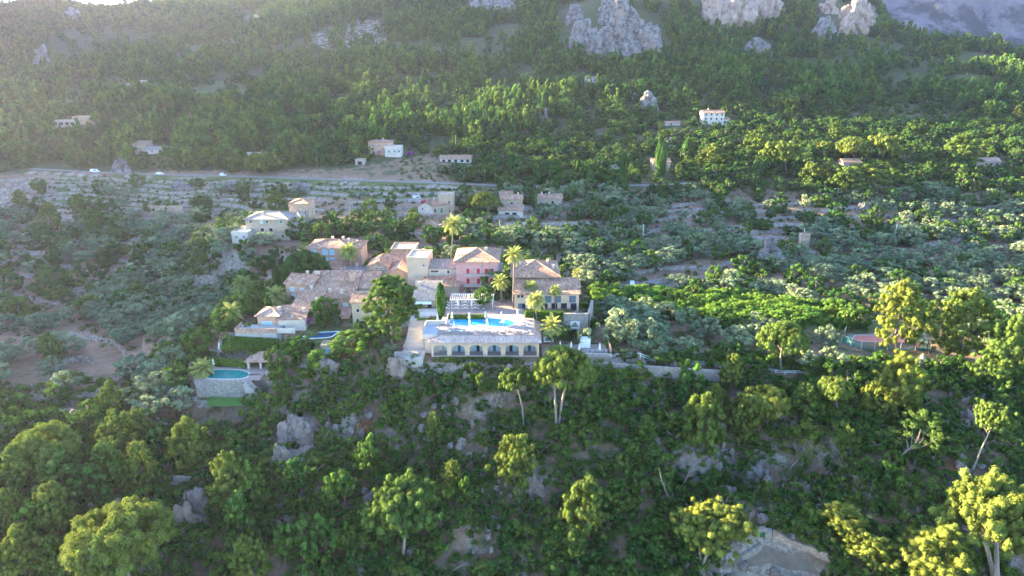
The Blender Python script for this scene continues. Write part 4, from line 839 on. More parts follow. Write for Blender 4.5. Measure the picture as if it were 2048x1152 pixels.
for k in range(nb):
    xc = XL + (k + .5) * bw; f = MB(); f.box(xc - 1.0, xc + 1.0, 2.8, 2.9, .05, 2.35); d_ = f.build('door', M['blue'], r)
    g = MB(); sx = [-.5, .05, .35, 0, -.3, -.1][k]; g.box(xc + sx - .4, xc + sx + .4, 2.76, 2.8, .1, 2.3); g.build('pane', M['dark' if k % 2 == 0 else 'glass'], d_)
    cpair = MB(); cpair.box(xc - .3, xc + .3, 1.2, 1.8, .68, .72); cpair.tube([(xc, 1.5, 0), (xc, 1.5, .7)], [.03, .03], 6); t_ = cpair.build('balcony_table', M['metal'], loc=PF); tag(t_, 'small round table under the %s arch of the arcade' % ['leftmost', 'second', 'third', 'fourth', 'fifth', 'rightmost'][k], 'table', 'tables under the arches')
    ra_ = MB()
    for q in range(16): xq = xc - bw / 2 + .68 + q * (bw - 1.36) / 15; ra_.box(xq - .012, xq + .012, .2, .24, .02, .8)
    ra_.box(xc - bw / 2 + .64, xc + bw / 2 - .64, .19, .25, .8, .85); ra_.build('railing', M['metal'], r)
# terracotta skirt
H2 = ZT - ZB; m = MB(); e = .7
m.quad((XL - e, -e, HW - .1), (XR + e, -e, HW - .1), (XR - 1.0, 1.7, H2 - .25), (XL + 2.4, 1.7, H2 - .25)); m.quad((XL - e, -e, HW - .1), (XL + 2.4, 1.7, H2 - .25), (XL + 2.4, 1.9, H2 - .3), (XL - e, 3, HW - .1))
m.quad((XR + e, -e, HW - .1), (XR + e, 16, HW - .1), (XR - 1.0, 15, H2 - .25), (XR - 1.0, 1.7, H2 - .25)); m.quad((XL - e, -e, HW - .3), (XR + e, -e, HW - .3), (XR + e, -e, HW - .1), (XL - e, -e, HW - .1)); m.quad((XR + e, -e, HW - .3), (XL - e, -e, HW - .3), (XL, .0, HW - .3), (XR, .0, HW - .3)); m.quad((XR + e, -e, HW - .3), (XR + e, 16, HW - .3), (XR + e, 16, HW - .1), (XR + e, -e, HW - .1))
m.build('roof', M['skirt'], r)
# terrace slab with an oval pool cut out
xl, xr, yf, yb = XL + 1.6, XR - 1.0, 1.7, 16.5; pcx, pcy = at(964, 648, 168.5)[0] - PF.x, 168.4 - 158; NP = 72
def oval(t, k=1.0, off=0.0):
    rx, ry = 9.1 * k + off, 3.1 * k + off; x = rx * math.copysign(abs(math.cos(t)) ** .75, math.cos(t)); y = ry * math.copysign(abs(math.sin(t)) ** .8, math.sin(t))
    if y < 0: y *= 1 - .32 * math.exp(-((x) / 2.8) ** 2)
    return (pcx + x, pcy + y - .06 * x)
m = MB(); rect = []
for i in range(NP):
    t = 2 * math.pi * i / NP; c, s = math.cos(t), math.sin(t); dx = (xr - pcx) if c > 0 else (pcx - xl); dy = (yb - pcy) if s > 0 else (pcy - yf)
    q = min(dx / max(abs(c), 1e-6), dy / max(abs(s), 1e-6)); rect.append((pcx + c * q, pcy + s * q))
corners = [(xr, yb), (xl, yb), (xl, yf), (xr, yf)]
for cx_, cy_ in corners:
    i = min(range(NP), key=lambda k: (rect[k][0] - cx_) ** 2 + (rect[k][1] - cy_) ** 2); rect[i] = (cx_, cy_)
for i in range(NP):
    j = (i + 1) % NP; A, B_ = oval(2 * math.pi * i / NP, 1, .45), oval(2 * math.pi * j / NP, 1, .45)
    m.quad((A[0], A[1], H2), (rect[i][0], rect[i][1], H2), (rect[j][0], rect[j][1], H2), (B_[0], B_[1], H2))
m.box(xl, xr, yf - .001, yf + .2, H2 - 2, H2 - .02); m.box(xr - .2, xr, yf + .2, yb, H2 - 2, H2 - .02); m.build('terrace_paving', M['paving'], r)
def pool_parts(root, ovf, z, depth, water, tilem, rimm):
    rim, bas, wat = MB(), MB(), MB()
    for i in range(NP):
        t0, t1 = 2 * math.pi * i / NP, 2 * math.pi * (i + 1) / NP; a, b_, c, d_ = ovf(t0, 0), ovf(t1, 0), ovf(t0, .47), ovf(t1, .47)
        rim.quad((a[0], a[1], z + .05), (c[0], c[1], z + .05), (d_[0], d_[1], z + .05), (b_[0], b_[1], z + .05)); rim.quad((c[0], c[1], z + .05), (c[0], c[1], z - .1), (d_[0], d_[1], z - .1), (d_[0], d_[1], z + .05))
        bas.quad((a[0], a[1], z + .05), (b_[0], b_[1], z + .05), (b_[0], b_[1], z - depth), (a[0], a[1], z - depth))
    wat.quad(*[(ovf(2 * math.pi * i / NP, -.01)[0], ovf(2 * math.pi * i / NP, -.01)[1], z - .08) for i in range(NP)]); bas.quad(*[(ovf(2 * math.pi * i / NP, 0)[0], ovf(2 * math.pi * i / NP, 0)[1], z - depth) for i in range(NP)][::-1])
    rim.build('pool_rim', M[rimm], root); bas.build('pool_basin', M[tilem], root); wat.build('pool_water', M[water], root)
def water(name, c, rough=.08):
    n = NM(name, rough); f = n.noise(.7, 3); n.bump(n.noise(2.5, 2), .04, .25); n.b.inputs['IOR'].default_value = 1.33; n.b.inputs['Specular IOR Level'].default_value = .5; return n.base(n.ramp(f, [(.3, sc3(c, .85)), (.7, sc3(c, 1.15))]))
M['water'] = water('pool_water', (.04, .36, .62)); M['watergreen'] = water('green_pool_water', (.005, .22, .20), .5); M['waterdark'] = water('dark_pool_water', (.03, .10, .17)); M['pooltile'] = plain('pool_tiles', (.12, .5, .72), .5, .06)
pool_parts(r, lambda t, off: oval(t, 1, off), H2, 1.4, 'water', 'pooltile', 'white')
# railing and white walls of the terrace
m = MB()
for k in range(int((xr - xl) / 1.5) + 1): x = xl + .1 + k * 1.5; m.box(x - .03, x + .03, yf + .05, yf + .11, H2, H2 + .95)
for k in range(3): m.box(xl, xr, yf + .06, yf + .10, H2 + .3 + .3 * k, H2 + .34 + .3 * k)
for k in range(9): y = yf + .3 + k * 1.6; m.box(xr - .11, xr - .05, y, y + .06, H2, H2 + .95)
m.box(xr - .1, xr - .06, yf + .1, yb - 1, H2 + .9, H2 + .94); m.build('railing', M['metal'], r)
m = MB(); m.box(XL - 2.6, XL - 2.3, 2.2, 9.5, -4, H2 + .6); m.box(XL - 2.3, xl + 1.2, 2.2, 2.5, -4, H2 - .2); m.box(XL - 2.3, xl + 1.5, 9.2, 9.5, H2 - .5, H2 + 1.0); m.build('side_wall', M['whitewall'], r)
m = MB(); m.box(XL - 2.3, xl, 2.5, 9.2, H2 - .6, H2 - .25); m.build('side_deck', M['fabricblue'], r)
m = MB(); m.box(xl + 1.7, xl + 1.9, 9.5, 14, H2, H2 + 1.4); m.build('white_wall', M['whitewall'], r)
EXCL += [(x_, 166, 8.5) for x_ in (-22, -16, -10, -4, 2)] + [(x_, 176, 9) for x_ in (-20, -10, 0)]
def W2(x, y, z=0): return (PF.x + x, PF.y + y, PF.z + z)
NTH = ['first', 'second', 'third', 'fourth', 'fifth', 'sixth', 'seventh', 'eighth', 'ninth', 'tenth', 'eleventh', 'twelfth', '13th', '14th', '15th', '16th', '17th', '18th', '19th', '20th', '21st', '22nd', '23rd', '24th', '25th', '26th', '27th', '28th']
def parasol(p, label, group, h=2.9, closed=True):
    r = empty('parasol', p, random.uniform(0, 6), label=label, cat='parasol', group=group); m = MB(); m.tube([(0, 0, 0), (0, 0, h)], [.035, .03], 6); m.build('pole', M['white'], r)
    m = MB(); m.tube([(0, 0, h + .12), (0, 0, h - .05), (0, 0, h - .5), (0, 0, h - 1.2), (0, 0, h - 1.75)], [.03, .09, .2, .27, .36], 8); m.build('canopy', M['fabric'], r)
    m = MB(); m.box(-.3, .3, -.3, .3, 0, .08); m.build('base', M['concrete'], r); return r
def lounger(p, rz, label, group, mat='greyfab'):
    r = empty('sun_lounger', p, rz, label=label, cat='sun lounger', group=group); m = MB(); m.box(-.35, .35, -1.0, .4, .25, .38); m.quad((-.35, .4, .38), (.35, .4, .38), (.35, .95, .8), (-.35, .95, .8)); m.quad((-.35, .4, .25), (-.35, .95, .68), (.35, .95, .68), (.35, .4, .25)); m.quad((-.35, .95, .68), (-.35, .95, .8), (.35, .95, .8), (.35, .95, .68)); m.build('cushion', M[mat], r)
    f = MB()
    for x in (-.3, .3):
        for y in (-.9, .5): f.box(x - .03, x + .03, y - .03, y + .03, 0, .25)
    f.box(-.36, .36, -1.02, .5, .2, .25); f.build('frame', M['white'], r); return r
def dining(p, rz, label, group):
    r = empty('cafe_table', p, rz, label=label, cat='table', group=group); m = MB(); m.box(-.45, .45, -.45, .45, .72, .76); m.build('tabletop', M['fabric'], r); m = MB(); m.tube([(0, 0, 0), (0, 0, .72)], [.04, .04], 6); m.box(-.25, .25, -.25, .25, 0, .03); m.build('base', M['metal'], r); return r
def chair(p, rz, label, group):
    r = empty('cafe_chair', p, rz, label=label, cat='chair', group=group); m = MB(); m.box(-.25, .25, -.25, .25, .42, .48); m.build('seat', M['fabric'], r); m = MB(); m.box(-.25, .25, .22, .27, .48, .95); m.build('backrest', M['fabric'], r); m = MB()
    for x in (-.22, .22):
        for y in (-.22, .22): m.box(x - .02, x + .02, y - .02, y + .02, 0, .42)
    m.build('leg_frame', M['metal'], r); return r
us = [848, 906, 940, 975, 1003, 1006, 1042]; ks = 0
for k, (u, v) in enumerate([(908, 672), (940, 668), (975, 667), (1007, 663), (1041, 660), (939, 656), (971, 654), (1003, 655), (876, 665), (1035, 650), (905, 655)]):
    y = 159 + (678 - v) * .42; p = at(u, v, y); nm = ['leftmost of the front row', 'second of the front row from the left', 'middle one of the front row', 'fourth of the front row from the left', 'rightmost of the front row', 'close to the left half of the pool', 'at the middle of the pool edge', 'at the right half of the pool edge', 'tallest, by the white side wall', 'behind the right front corner', 'at the left tip of the pool'][k]
    parasol((p[0], y, ZT), 'closed white parasol on pool terrace, ' + nm, 'closed parasols round the oval pool', 3.0 if k != 8 else 4.2)
k = 0
for x in np.linspace(xl + 1.6, xr - 1.6, 12):
    lounger(W2(x, 3.4 + .5 * math.sin(k * 1.7), H2), R(180 + random.uniform(-18, 18)), 'grey sun lounger on pool terrace, %s from the left in the front row' % NTH[k], 'grey sun loungers round the pool'); k += 1
for i, (x, y) in enumerate([(xr - 2, 6.5), (xr - 2.2, 9), (xr - 2.4, 12), (xl + 2.6, 6.5), (xl + 2.2, 8.6)]):
    lounger(W2(x, y, H2), R(60 + 20 * i), 'grey sun lounger at the %s of the oval pool' % ['right end, nearest the front railing', 'right end, middle one', 'right end, farthest back', 'left end, nearer the railing', 'left end, farther back'][i], 'grey sun loungers round the pool')
for i, x in enumerate([-9.5, -6.3, -3.2, .4, 4.6, 8.2]):
    dining(W2(x, 2.5, H2), .3 * i, 'small white table behind the terrace railing, %s from the left' % NTH[i], 'small white tables along the pool railing')
# restaurant terrace: pergola, tables, chairs
def fl(u, v, z):                      # point of a level floor seen at a picture point
    d = ray(u, v); t = (z - CAMZ) / d[2]; return Vector((d[0] * t, d[1] * t, z))
ZR = 31.25
q0, q1 = fl(903, 618, ZR), fl(985, 618, ZR); r = empty('pergola', ((q0.x + q1.x) / 2, q0.y, ZR), 0, label='white beamed pergola roof over the restaurant tables', cat='pergola'); Wp = q1.x - q0.x; LM.append(('the pergola', 940, 600))
EXCL.append((r.location.x, r.location.y, 9)); EXCL.append((r.location.x, r.location.y - 6, 9))
for x in (-Wp/2, 0, Wp/2):
    for y in (0, 5): m = MB(); m.box(x - .08, x + .08, y - .08, y + .08, 0, 2.8); m.build('post', M['white'], r)
m = MB(); m.box(-Wp/2 - .4, Wp/2 + .4, -.1, .1, 2.8, 3.0); m.box(-Wp/2 - .4, Wp/2 + .4, 4.9, 5.1, 2.8, 3.0); m.build('beam', M['white'], r)
m = MB()
for k in range(22): x = -Wp/2 - .3 + k * (Wp + .6) / 21; m.box(x - .06, x + .06, -.5, 5.6, 3.0, 3.12)
m.build('slats', M['white'], r)
k = 0
for i, u in enumerate((893, 912, 930, 950, 962)):
    for j, v in enumerate((608, 614, 620)):
        p = fl(u, v, ZR)
        if k < 14: dining(p, .2 * k, 'white restaurant terrace table, %s row from the left, %s' % (NTH[i], ['at the back', 'in the middle', 'at the front'][j]), 'white tables of the restaurant terrace')
        for s, an in ((-1, -90), (1, 90)):
            chair(p + Vector((s * .75, 0, 0)), R(-an), 'white chair %s of the %s table, %s row from the left' % (['', 'right', 'left'][s], ['back', 'middle', 'front'][j], NTH[i]), 'white chairs of the restaurant terrace')
        k += 1
for i, (u, v) in enumerate([(916, 616), (943, 617), (937, 605)]): parasol(fl(u, v, ZR), 'closed white parasol among the restaurant tables, %s one' % ['left', 'right', 'rear'][i], 'closed parasols among the restaurant tables', 2.7)
m = MB(); a, b_ = fl(828, 633, ZR - .2), fl(880, 633, ZR - .2); m.box(a.x, b_.x, a.y, a.y + 6, ZR - 3, ZR); o = m.build('terrace_block', M['whitewall']); tag(o, 'white-edged terrace of the restaurant above the lawn', 'terrace')
m = MB()
for k in range(4): x = a.x + (b_.x - a.x) * k / 3; m.box(x - .12, x + .12, a.y, a.y + .24, ZR, ZR + 1.1)
m.box(a.x, b_.x, a.y + .08, a.y + .14, ZR + .5, ZR + .56); o = m.build('terrace_railing', M['white']); tag(o, 'white posts and rail on the restaurant terrace edge', 'railing')
# plaza and path surfaces
def sheet(name, pts, mat, lift=.06, label=None, kind='structure', z=None, n_=24):
    P = [ground(u, v) if z is None else fl(u, v, z) for u, v in pts]; mb = MB()
    if z is not None: mb.quad(*[(p.x, p.y, p.z) for p in P]); o = mb.build(name, M[mat])
    else:
        half = len(P) // 2; A, B_ = P[:half], P[half:][::-1]
        for i in range(half - 1):
            for s in range(n_):
                for t in range(6):
                    def q(a, b): 
                        l = A[i].lerp(A[i + 1], a); rr = B_[i].lerp(B_[i + 1], a); c = l.lerp(rr, b); return (c.x, c.y, float(hgt(c.x, c.y)) + lift)
                    mb.quad(q(s / n_, t / 6), q((s + 1) / n_, t / 6), q((s + 1) / n_, (t + 1) / 6), q(s / n_, (t + 1) / 6))
        o = mb.build(name, M[mat])
    return tag(o, label, kind=kind)
sheet('paved_court', [(884, 632), (1050, 632), (1040, 588), (995, 580), (905, 590)], 'paving', z=31.22)
sheet('path', [(1395, 1150), (1470, 1135), (1540, 1128), (1600, 1142), (1640, 1152), (1620, 1125), (1590, 1112), (1530, 1092), (1490, 1118), (1380, 1138)], 'dirt', .08)
sheet('cliff_path', [(1175, 717), (1300, 724), (1420, 733), (1530, 742), (1620, 748), (1620, 744), (1530, 737), (1420, 727), (1300, 718), (1175, 711)], 'concrete', .12)
sheet('parking', [(1240, 588), (1330, 582), (1345, 560), (1240, 563)], 'asphalt', .1)
# stairway left of the arcade
a = fl(828, 700, 27.3); r = empty('stone_stairway', a, 0, label='wide stone stairway climbing beside the arcade under the big pine', cat='stairs'); LM.append(('the stone stairway', 828, 680))
m = MB()
for k in range(24): m.box(-2.6, 2.6, k * .5, k * .5 + .52 if k < 23 else k * .5 + 3, -2, .18 * k)
m.build('steps', M['concrete'], r)
for s in (-1, 1): m = MB(); m.box(s * 2.75 - .15, s * 2.75 + .15, 0, 12, -2, 3.0 if s > 0 else 1.2); m.build('side_wall', M['drystone'], r)
m = MB(); m.box(-3, 3, -5.5, 0, -2.5, .02); m.build('landing', M['concrete'], r); EXCL += [(a.x, a.y + 2, 5), (a.x, a.y + 9, 5)]
# lower pool and its stone wall, pool house
ZL = 20.6; c0 = fl(458, 749, ZL); r = empty('lower_pool', c0, 0, label='green swimming pool behind a curved stone wall, lower left garden', cat='swimming pool'); LM.append(('the green lower pool', 458, 750)); EXCL += [(c0.x, c0.y, 9), (c0.x + 7, c0.y + 3, 7), (c0.x - 5, c0.y, 6), (c0.x, c0.y - 7, 7)]
def ovl(t, off):
    x = (5.4 + off) * math.copysign(abs(math.cos(t)) ** .45, math.cos(t)); y = (2.6 + off) * math.copysign(abs(math.sin(t)) ** .5, math.sin(t)); return (x, y - .08 * x * (y > 0) - (.9 * (x > 2) * (x - 2) / 3 if y > 0 else 0))
pool_parts(r, ovl, .05, 1.2, 'watergreen', 'watergreen', 'whitewall')
m = MB(); NPq = NP; rect = [(max(-8, min(9.5, 13 * math.cos(2 * math.pi * i / NP))), max(-3.4, min(4.6, 9 * math.sin(2 * math.pi * i / NP)))) for i in range(NP)]
for i in range(NP): j = (i + 1) % NP; A, B_ = ovl(2 * math.pi * i / NP, .45), ovl(2 * math.pi * j / NP, .45); m.quad((A[0], A[1], .04), (*rect[i], .04), (*rect[j], .04), (B_[0], B_[1], .04))
m.build('terrace_paving', M['paving'], r)
m = MB(); m.box(-7.6, 7.4, -3.9, -3.3, -5.2, .0); m.quad((7.4, -3.9, 0), (10.5, -3.9, -3.6), (10.5, -3.9, -5), (7.4, -3.9, -5)); m.build('retaining_wall', M['drystone'], r)
m = MB(); [m.box(6.0 + .45 * k, 6.5 + .45 * k, -5.1, -3.95, -5.2, -.3 - .38 * k) for k in range(10)]; m.build('stairs', M['concrete'], r)
p = fl(522, 738, ZL); b = Bld('pool_house', 'open tiled pool house on square pillars beside the green pool', 522, 738, p.y, cat='pool house'); b.p.z = ZL; b.root.location.z = ZL
m = roof_mesh('hip', 7.4, 6, 2.5, 1.3, .5); m.build('roof', M['tilered'], b.root)
for x in (-3.4, 0, 3.4):
    for y in (.3, 5.6): m = MB(); m.box(x - .3, x + .3, y - .3, y + .3, -1, 2.5); m.build('pillar', M['whitewall'], b.root)
m = MB(); m.box(-3.6, 3.6, 5.9, 6.2, -1, 2.4); m.build('wall', M['tan'], b.root)
for i, (u, v, h_) in enumerate([(428, 734, 2.6), (440, 702, 2.6)]): parasol(fl(u, v, ZL if i == 0 else 23.5), ['closed white parasol at the left corner of the green pool', 'closed white parasol on the hedge-lined terrace above the green pool'][i], 'closed parasols by the green pool', h_)
m = MB(); p = fl(486, 736, ZL); m.box(-1, 1, -.5, .5, .3, .5); [m.box(x, x + .08, y, y + .08, 0, .3) for x in (-.9, .8) for y in (-.4, .3)]; o = m.build('blue_daybed', M['blue'], loc=p); tag(o, 'blue covered daybed between green pool and pool house', 'daybed')
sheet('lower_lawn', [(412, 812), (525, 812), (530, 796), (418, 793)], 'vinefloor' if 'vinefloor' in M else 'greenlawn', z=15.95) if 'greenlawn' in M else None
# small pool on the lawn of the white house
ZS = 27.15; c0 = fl(640, 671, ZS); r = empty('small_pool', c0, R(8), label='narrow dark blue pool with pale rim on the lawn below the village', cat='swimming pool'); LM.append(('the small dark pool', 640, 670)); EXCL += [(c0.x, c0.y, 6), (c0.x - 6, c0.y, 5)]
def ovs(t, off):
    x = (4.0 + off) * math.copysign(abs(math.cos(t)) ** .3, math.cos(t)); y = (1.9 + off) * math.copysign(abs(math.sin(t)) ** .3, math.sin(t)); return (x + y * .5, y)
pool_parts(r, ovs, .1, 1.3, 'waterdark', 'pooltile', 'white')
# cabanas
for k, (u, v) in enumerate([(1150, 659), (1170, 693), (1096, 683)]):
    p = ground(u, v); EXCL.append((p.x, p.y, 2.5)); r = empty('cabana', p, R([-8, -3, 4][k]), label=['white curtained cabana against the red fence, farthest back', 'white box-shaped cabana with closed curtains, right of the other two', 'white curtained cabana beside the palm next to the arcade'][k], cat='cabana', group='white curtained cabanas')
    for x in (-1.3, 1.3):
        for y in (-1.2, 1.2): m = MB(); m.box(x - .06, x + .06, y - .06, y + .06, 0, 2.3); m.build('post', M['white'], r)
    m = MB(); m.box(-1.4, 1.4, -1.3, 1.3, 2.3, 2.42); m.build('roof', M['fabric'], r); m = MB(); m.box(-1.2, 1.2, -1.1, 1.1, .2, .6); m.build('mattress', M['fabric'], r)
    for s in (-1, 1):
        m = MB()
        if k != 1: m.quad((s * 1.25, -1.27, 2.3), (s * .1, -1.27, 2.3), (s * 1.15, -1.27, .9), (s * 1.28, -1.27, .3))
        else: m.quad((s * 1.25, -1.27, 2.3), (s * .02, -1.27, 2.3), (s * .02, -1.27, .1), (s * 1.25, -1.27, .1))
        m.quad((s * 1.28, -1.2, 2.3), (s * 1.28, 1.2, 2.3), (s * 1.28, 1.2, .2), (s * 1.28, -1.2, .2)); m.build('curtain', M['fabric'], r)
    m = MB(); m.quad((-1.2, 1.22, .1), (1.2, 1.22, .1), (1.2, 1.22, 2.3), (-1.2, 1.22, 2.3)); m.build('back_curtain', M['greyfab'], r)
zz = float(hgt(at(1190, 700, 165)[0], 165))
for k in range(5):
    p = fl(1176 + k * 9, 704, 26.6); lounger(p, R(175), 'dark sun lounger on the wooden deck right of the arcade, %s from the left' % NTH[k], 'sun loungers in a row on the deck')
for k, (u, v) in enumerate([(1120, 700), (1142, 701), (1158, 705), (1199, 704)]): parasol(fl(u, v, 26.6), 'closed white parasol on the wooden deck, %s from the left' % NTH[k], 'closed parasols on the wooden deck', 2.6)
m = MB(); a, b_ = fl(1085, 713, 26.55), fl(1218, 713, 26.55); m.box(a.x, b_.x, a.y, a.y + 8, 25.2, 26.56); tag(m.build('sun_deck', M['wood']), kind='structure'); EXCL += [((a.x + b_.x) / 2 + q, a.y + 4, 5.5) for q in (-5, 0, 5)]
m = MB(); p = fl(1221, 706, 26.55); m.box(-.08, .08, -1, 5, -.5, 1.8); tag(m.build('rust_screen', M['tilered'], loc=p), 'rust red screen at the right end of the sun deck', 'screen')
m = MB(); p = ground(1172, 654); m.box(-.1, .1, -3, 3, -1, 3); tag(m.build('rust_fence', M['tilered'], loc=p), 'rust red fence panel right of the farthest cabana', 'fence')
# white path fences
def fence(name, label, pts, h, step, mat='white', rails=(.45, .95), y=None, cat='fence', mesh=None, t=.05):
    P = [ground(u, v) if not yy else Vector(at(u, v, yy)) for u, v, yy in pts]; Q = []
    for a, b_ in zip(P[:-1], P[1:]):
        k = max(1, int((b_ - a).length / step)); Q += [a.lerp(b_, i / k) for i in range(k)]
    Q.append(P[-1])
    for q in Q: q.z = float(hgt(q.x, q.y))
    r = empty(name, Q[0], 0, label=label, cat=cat); o0 = Q[0].copy()
    for q in Q[:95]: m = MB(); d = q - o0; m.box(d.x - t, d.x + t, d.y - t, d.y + t, d.z - .3, d.z + h); m.build('post', M[mat], r)
    m = MB()
    for rz_ in rails:
        for a, b_ in zip(Q[:-1], Q[1:]): m.tube([a - o0 + Vector((0, 0, rz_ * h)), b_ - o0 + Vector((0, 0, rz_ * h))], [t * .8] * 2, 4, False)
    m.build('rail', M[mat], r)
    if mesh:
        m = MB()
        for a, b_ in zip(Q[:-1], Q[1:]): a, b2 = a - o0, b_ - o0; m.quad((a.x, a.y, a.z), (b2.x, b2.y, b2.z), (b2.x, b2.y, b2.z + h), (a.x, a.y, a.z + h))
        m.build('netting', M[mesh], r)
    return r
fence('white_railing', 'white two-rail fence along the cliff path right of the sun deck', [(1165, 715, None), (1250, 719, None), (1340, 727, None), (1440, 735, None)], 1.25, 3.2, t=.07)
fence('white_railing', 'lower white fence at the bend of the cliff path under the lone umbrella pine', [(1550, 748, None), (1590, 749, None), (1632, 744, None), (1640, 735, None)], 1.1, 2.6, t=.06)
wall_run('path_retaining_wall', 'stone retaining wall under the white cliff path fence', [(1165, 724, 156), (1300, 736, 154.5), (1440, 745, 154)], .6, .6, down=2.4)
n = NM('green_netting', .8); tr = n.n('ShaderNodeBsdfTransparent'); mx = n.n('ShaderNodeMixShader'); mx.inputs[0].default_value = .75; n.link(tr.outputs[0], mx.inputs[1]); n.link(n.b.outputs[0], mx.inputs[2]); n.link(mx.outputs[0], n.t.nodes['Material Output'].inputs[0]); M['netting'] = n.base((.06, .22, .17))
# tennis court
ZC = 19.06; A = [fl(u, v, ZC) for u, v in ((1682, 683), (1722, 698), (1860, 698), (1850, 666), (1700, 668))]
P0 = sum(A, Vector()) / 5; r = empty('tennis_court', P0, 0, label='pink-red tennis court behind a green net fence', cat='tennis court'); LM.append(('the tennis court', 1730, 682)); EXCL += [(P0.x + q, P0.y, 7) for q in (-9, -3, 3, 9)]
M['court'] = plain('court_red', (.55, .20, .17), .9, .08, .4); M['courtgreen'] = plain('court_green', (.17, .27, .22), .9, .1)
m = MB(); m.quad(*[tuple(p - P0) for p in A]); m.build('surface', M['courtgreen'], r)
c1 = [p * .82 for p in [q - P0 for q in A]]; m = MB(); m.quad(*[(p.x, p.y, .006) for p in c1]); m.build('playing_field', M['court'], r)
m = MB()
for a, b_ in ((c1[0], c1[4]), (c1[4], c1[3]), (c1[1], c1[2]), (c1[0], c1[1])): d = (b_ - a).normalized(); nn = Vector((-d.y, d.x, 0)) * .07; m.quad(*[(p.x, p.y, .012) for p in (a - nn, b_ - nn, b_ + nn, a + nn)])
m.build('line', M['white'], r)
fence('court_fence', 'green netted fence with white posts round the tennis court', [(1690, 668, None), (1682, 685, None), (1722, 699, None), (1800, 701, None), (1860, 701, None)], 2.6, 3.2, 'white', (.98,), mesh='netting')
fence('orchard_fence', 'wooden post fence behind the tennis court', [(1626, 645, None), (1660, 660, None)], 1.4, 2.2, 'wood', (.5, .95), t=.07)
fence('meadow_fence', 'pale post fence along the meadow above the tennis court', [(1660, 655, None), (1740, 650, None), (1830, 652, None)], 1.7, 3.0, 'whitewall', (.9,), t=.07)
# rust-coloured boulder-like garden shed and green water tank
b = Bld('garden_shed', 'small reddish stone garden shed with double door below the lawn', 654, 708, None, cat='shed'); b.vol(643, 668, 693, 708, None, 3, 'tan', 'flat', 0, 'tile', [('f', .5, .9, 1.2, 1.5, 'blue')])
p = ground(573, 772); m = MB(); m.tube([(0, 0, -.3), (0, 0, 1.5), (0, 0, 1.9)], [1.3, 1.3, .8], 14); tag(m.build('green_tent', M['greenpaint'], loc=p), 'dark green canvas-covered tank in the bushes right of the green pool', 'tank')
# utility poles
def pole(u, v, vt, label, cross=True, mat='wood', th=.14):
    p = ground(u, v); h = (v - vt) * mpp(u, v, p.y) / math.cos(R(12)); r = empty('utility_pole', p, random.uniform(-.5, .5), label=label, cat='utility pole', group='utility poles on the slope'); m = MB(); m.tube([(0, 0, -.5), (0, 0, h)], [th * 1.3, th], 8); m.build('pole', M[mat], r)
    if cross:
        m = MB(); m.box(-.9, .9, -.06, .06, h - .5, h - .36); m.build('crossarm', M['metal'], r)
        for x in (-.8, 0, .8): m = MB(); m.tube([(x, 0, h - .36), (x, 0, h - .1)], [.06, .04], 6); m.build('insulator', M['white'], r)
    return p
PL = [(565, 218, 192, 'tall utility pole in the pine forest above the white hut'), (231, 192, 178, 'cross-shaped utility pole in the misty meadow'), (1532, 258, 242, 'pale utility pole right of the white hill house'), (1787, 487, 449, 'thick sunlit concrete pole among the olive terraces'), (912, 306, 272, 'slim pole above the low white bungalow'), (2046, 378, 334, 'pole with crossarm at the right edge'), (1604, 494, 456, 'white pole beside the narrow pale tower'), (725, 548, 512, 'pole right of the peach villa'), (1000, 478, 440, 'thin dark pole below the porch house')]
for q in PL: pole(*q, cross='thin' not in q[3] and 'white pole' not in q[3], mat='whitewall' if 'pale' in q[3] or 'white pole' in q[3] or 'concrete' in q[3] else 'wood', th=.22 if 'thick' in q[3] else .13)
p = ground(1285, 482); r = empty('white_mast', p, 0, label='thin white mast standing in the olive grove', cat='mast'); m = MB(); m.tube([(0, 0, 0), (0, 0, 7.6)], [.16, .12], 8); m.build('shaft', M['white'], r)
p = ground(1426, 226); r = empty('chimney_mast', Vector((p.x - 3, p.y + 4, p.z)), 0, label='slim spire rising behind the white hill house', cat='mast'); m = MB(); m.tube([(0, 0, 0), (0, 0, 6)], [.5, .1], 8); m.build('shaft', M['whitewall'], r)
p = ground(1518, 735); r = empty('sign_post', p, 0, label='small white post sign beside the cliff path', cat='sign'); m = MB(); m.tube([(0, 0, -.2), (0, 0, 1.2)], [.05, .05], 6); m.build('post', M['white'], r); m = MB(); m.box(-.3, .3, -.1, -.05, 1.0, 1.7); m.build('panel', M['white'], r)
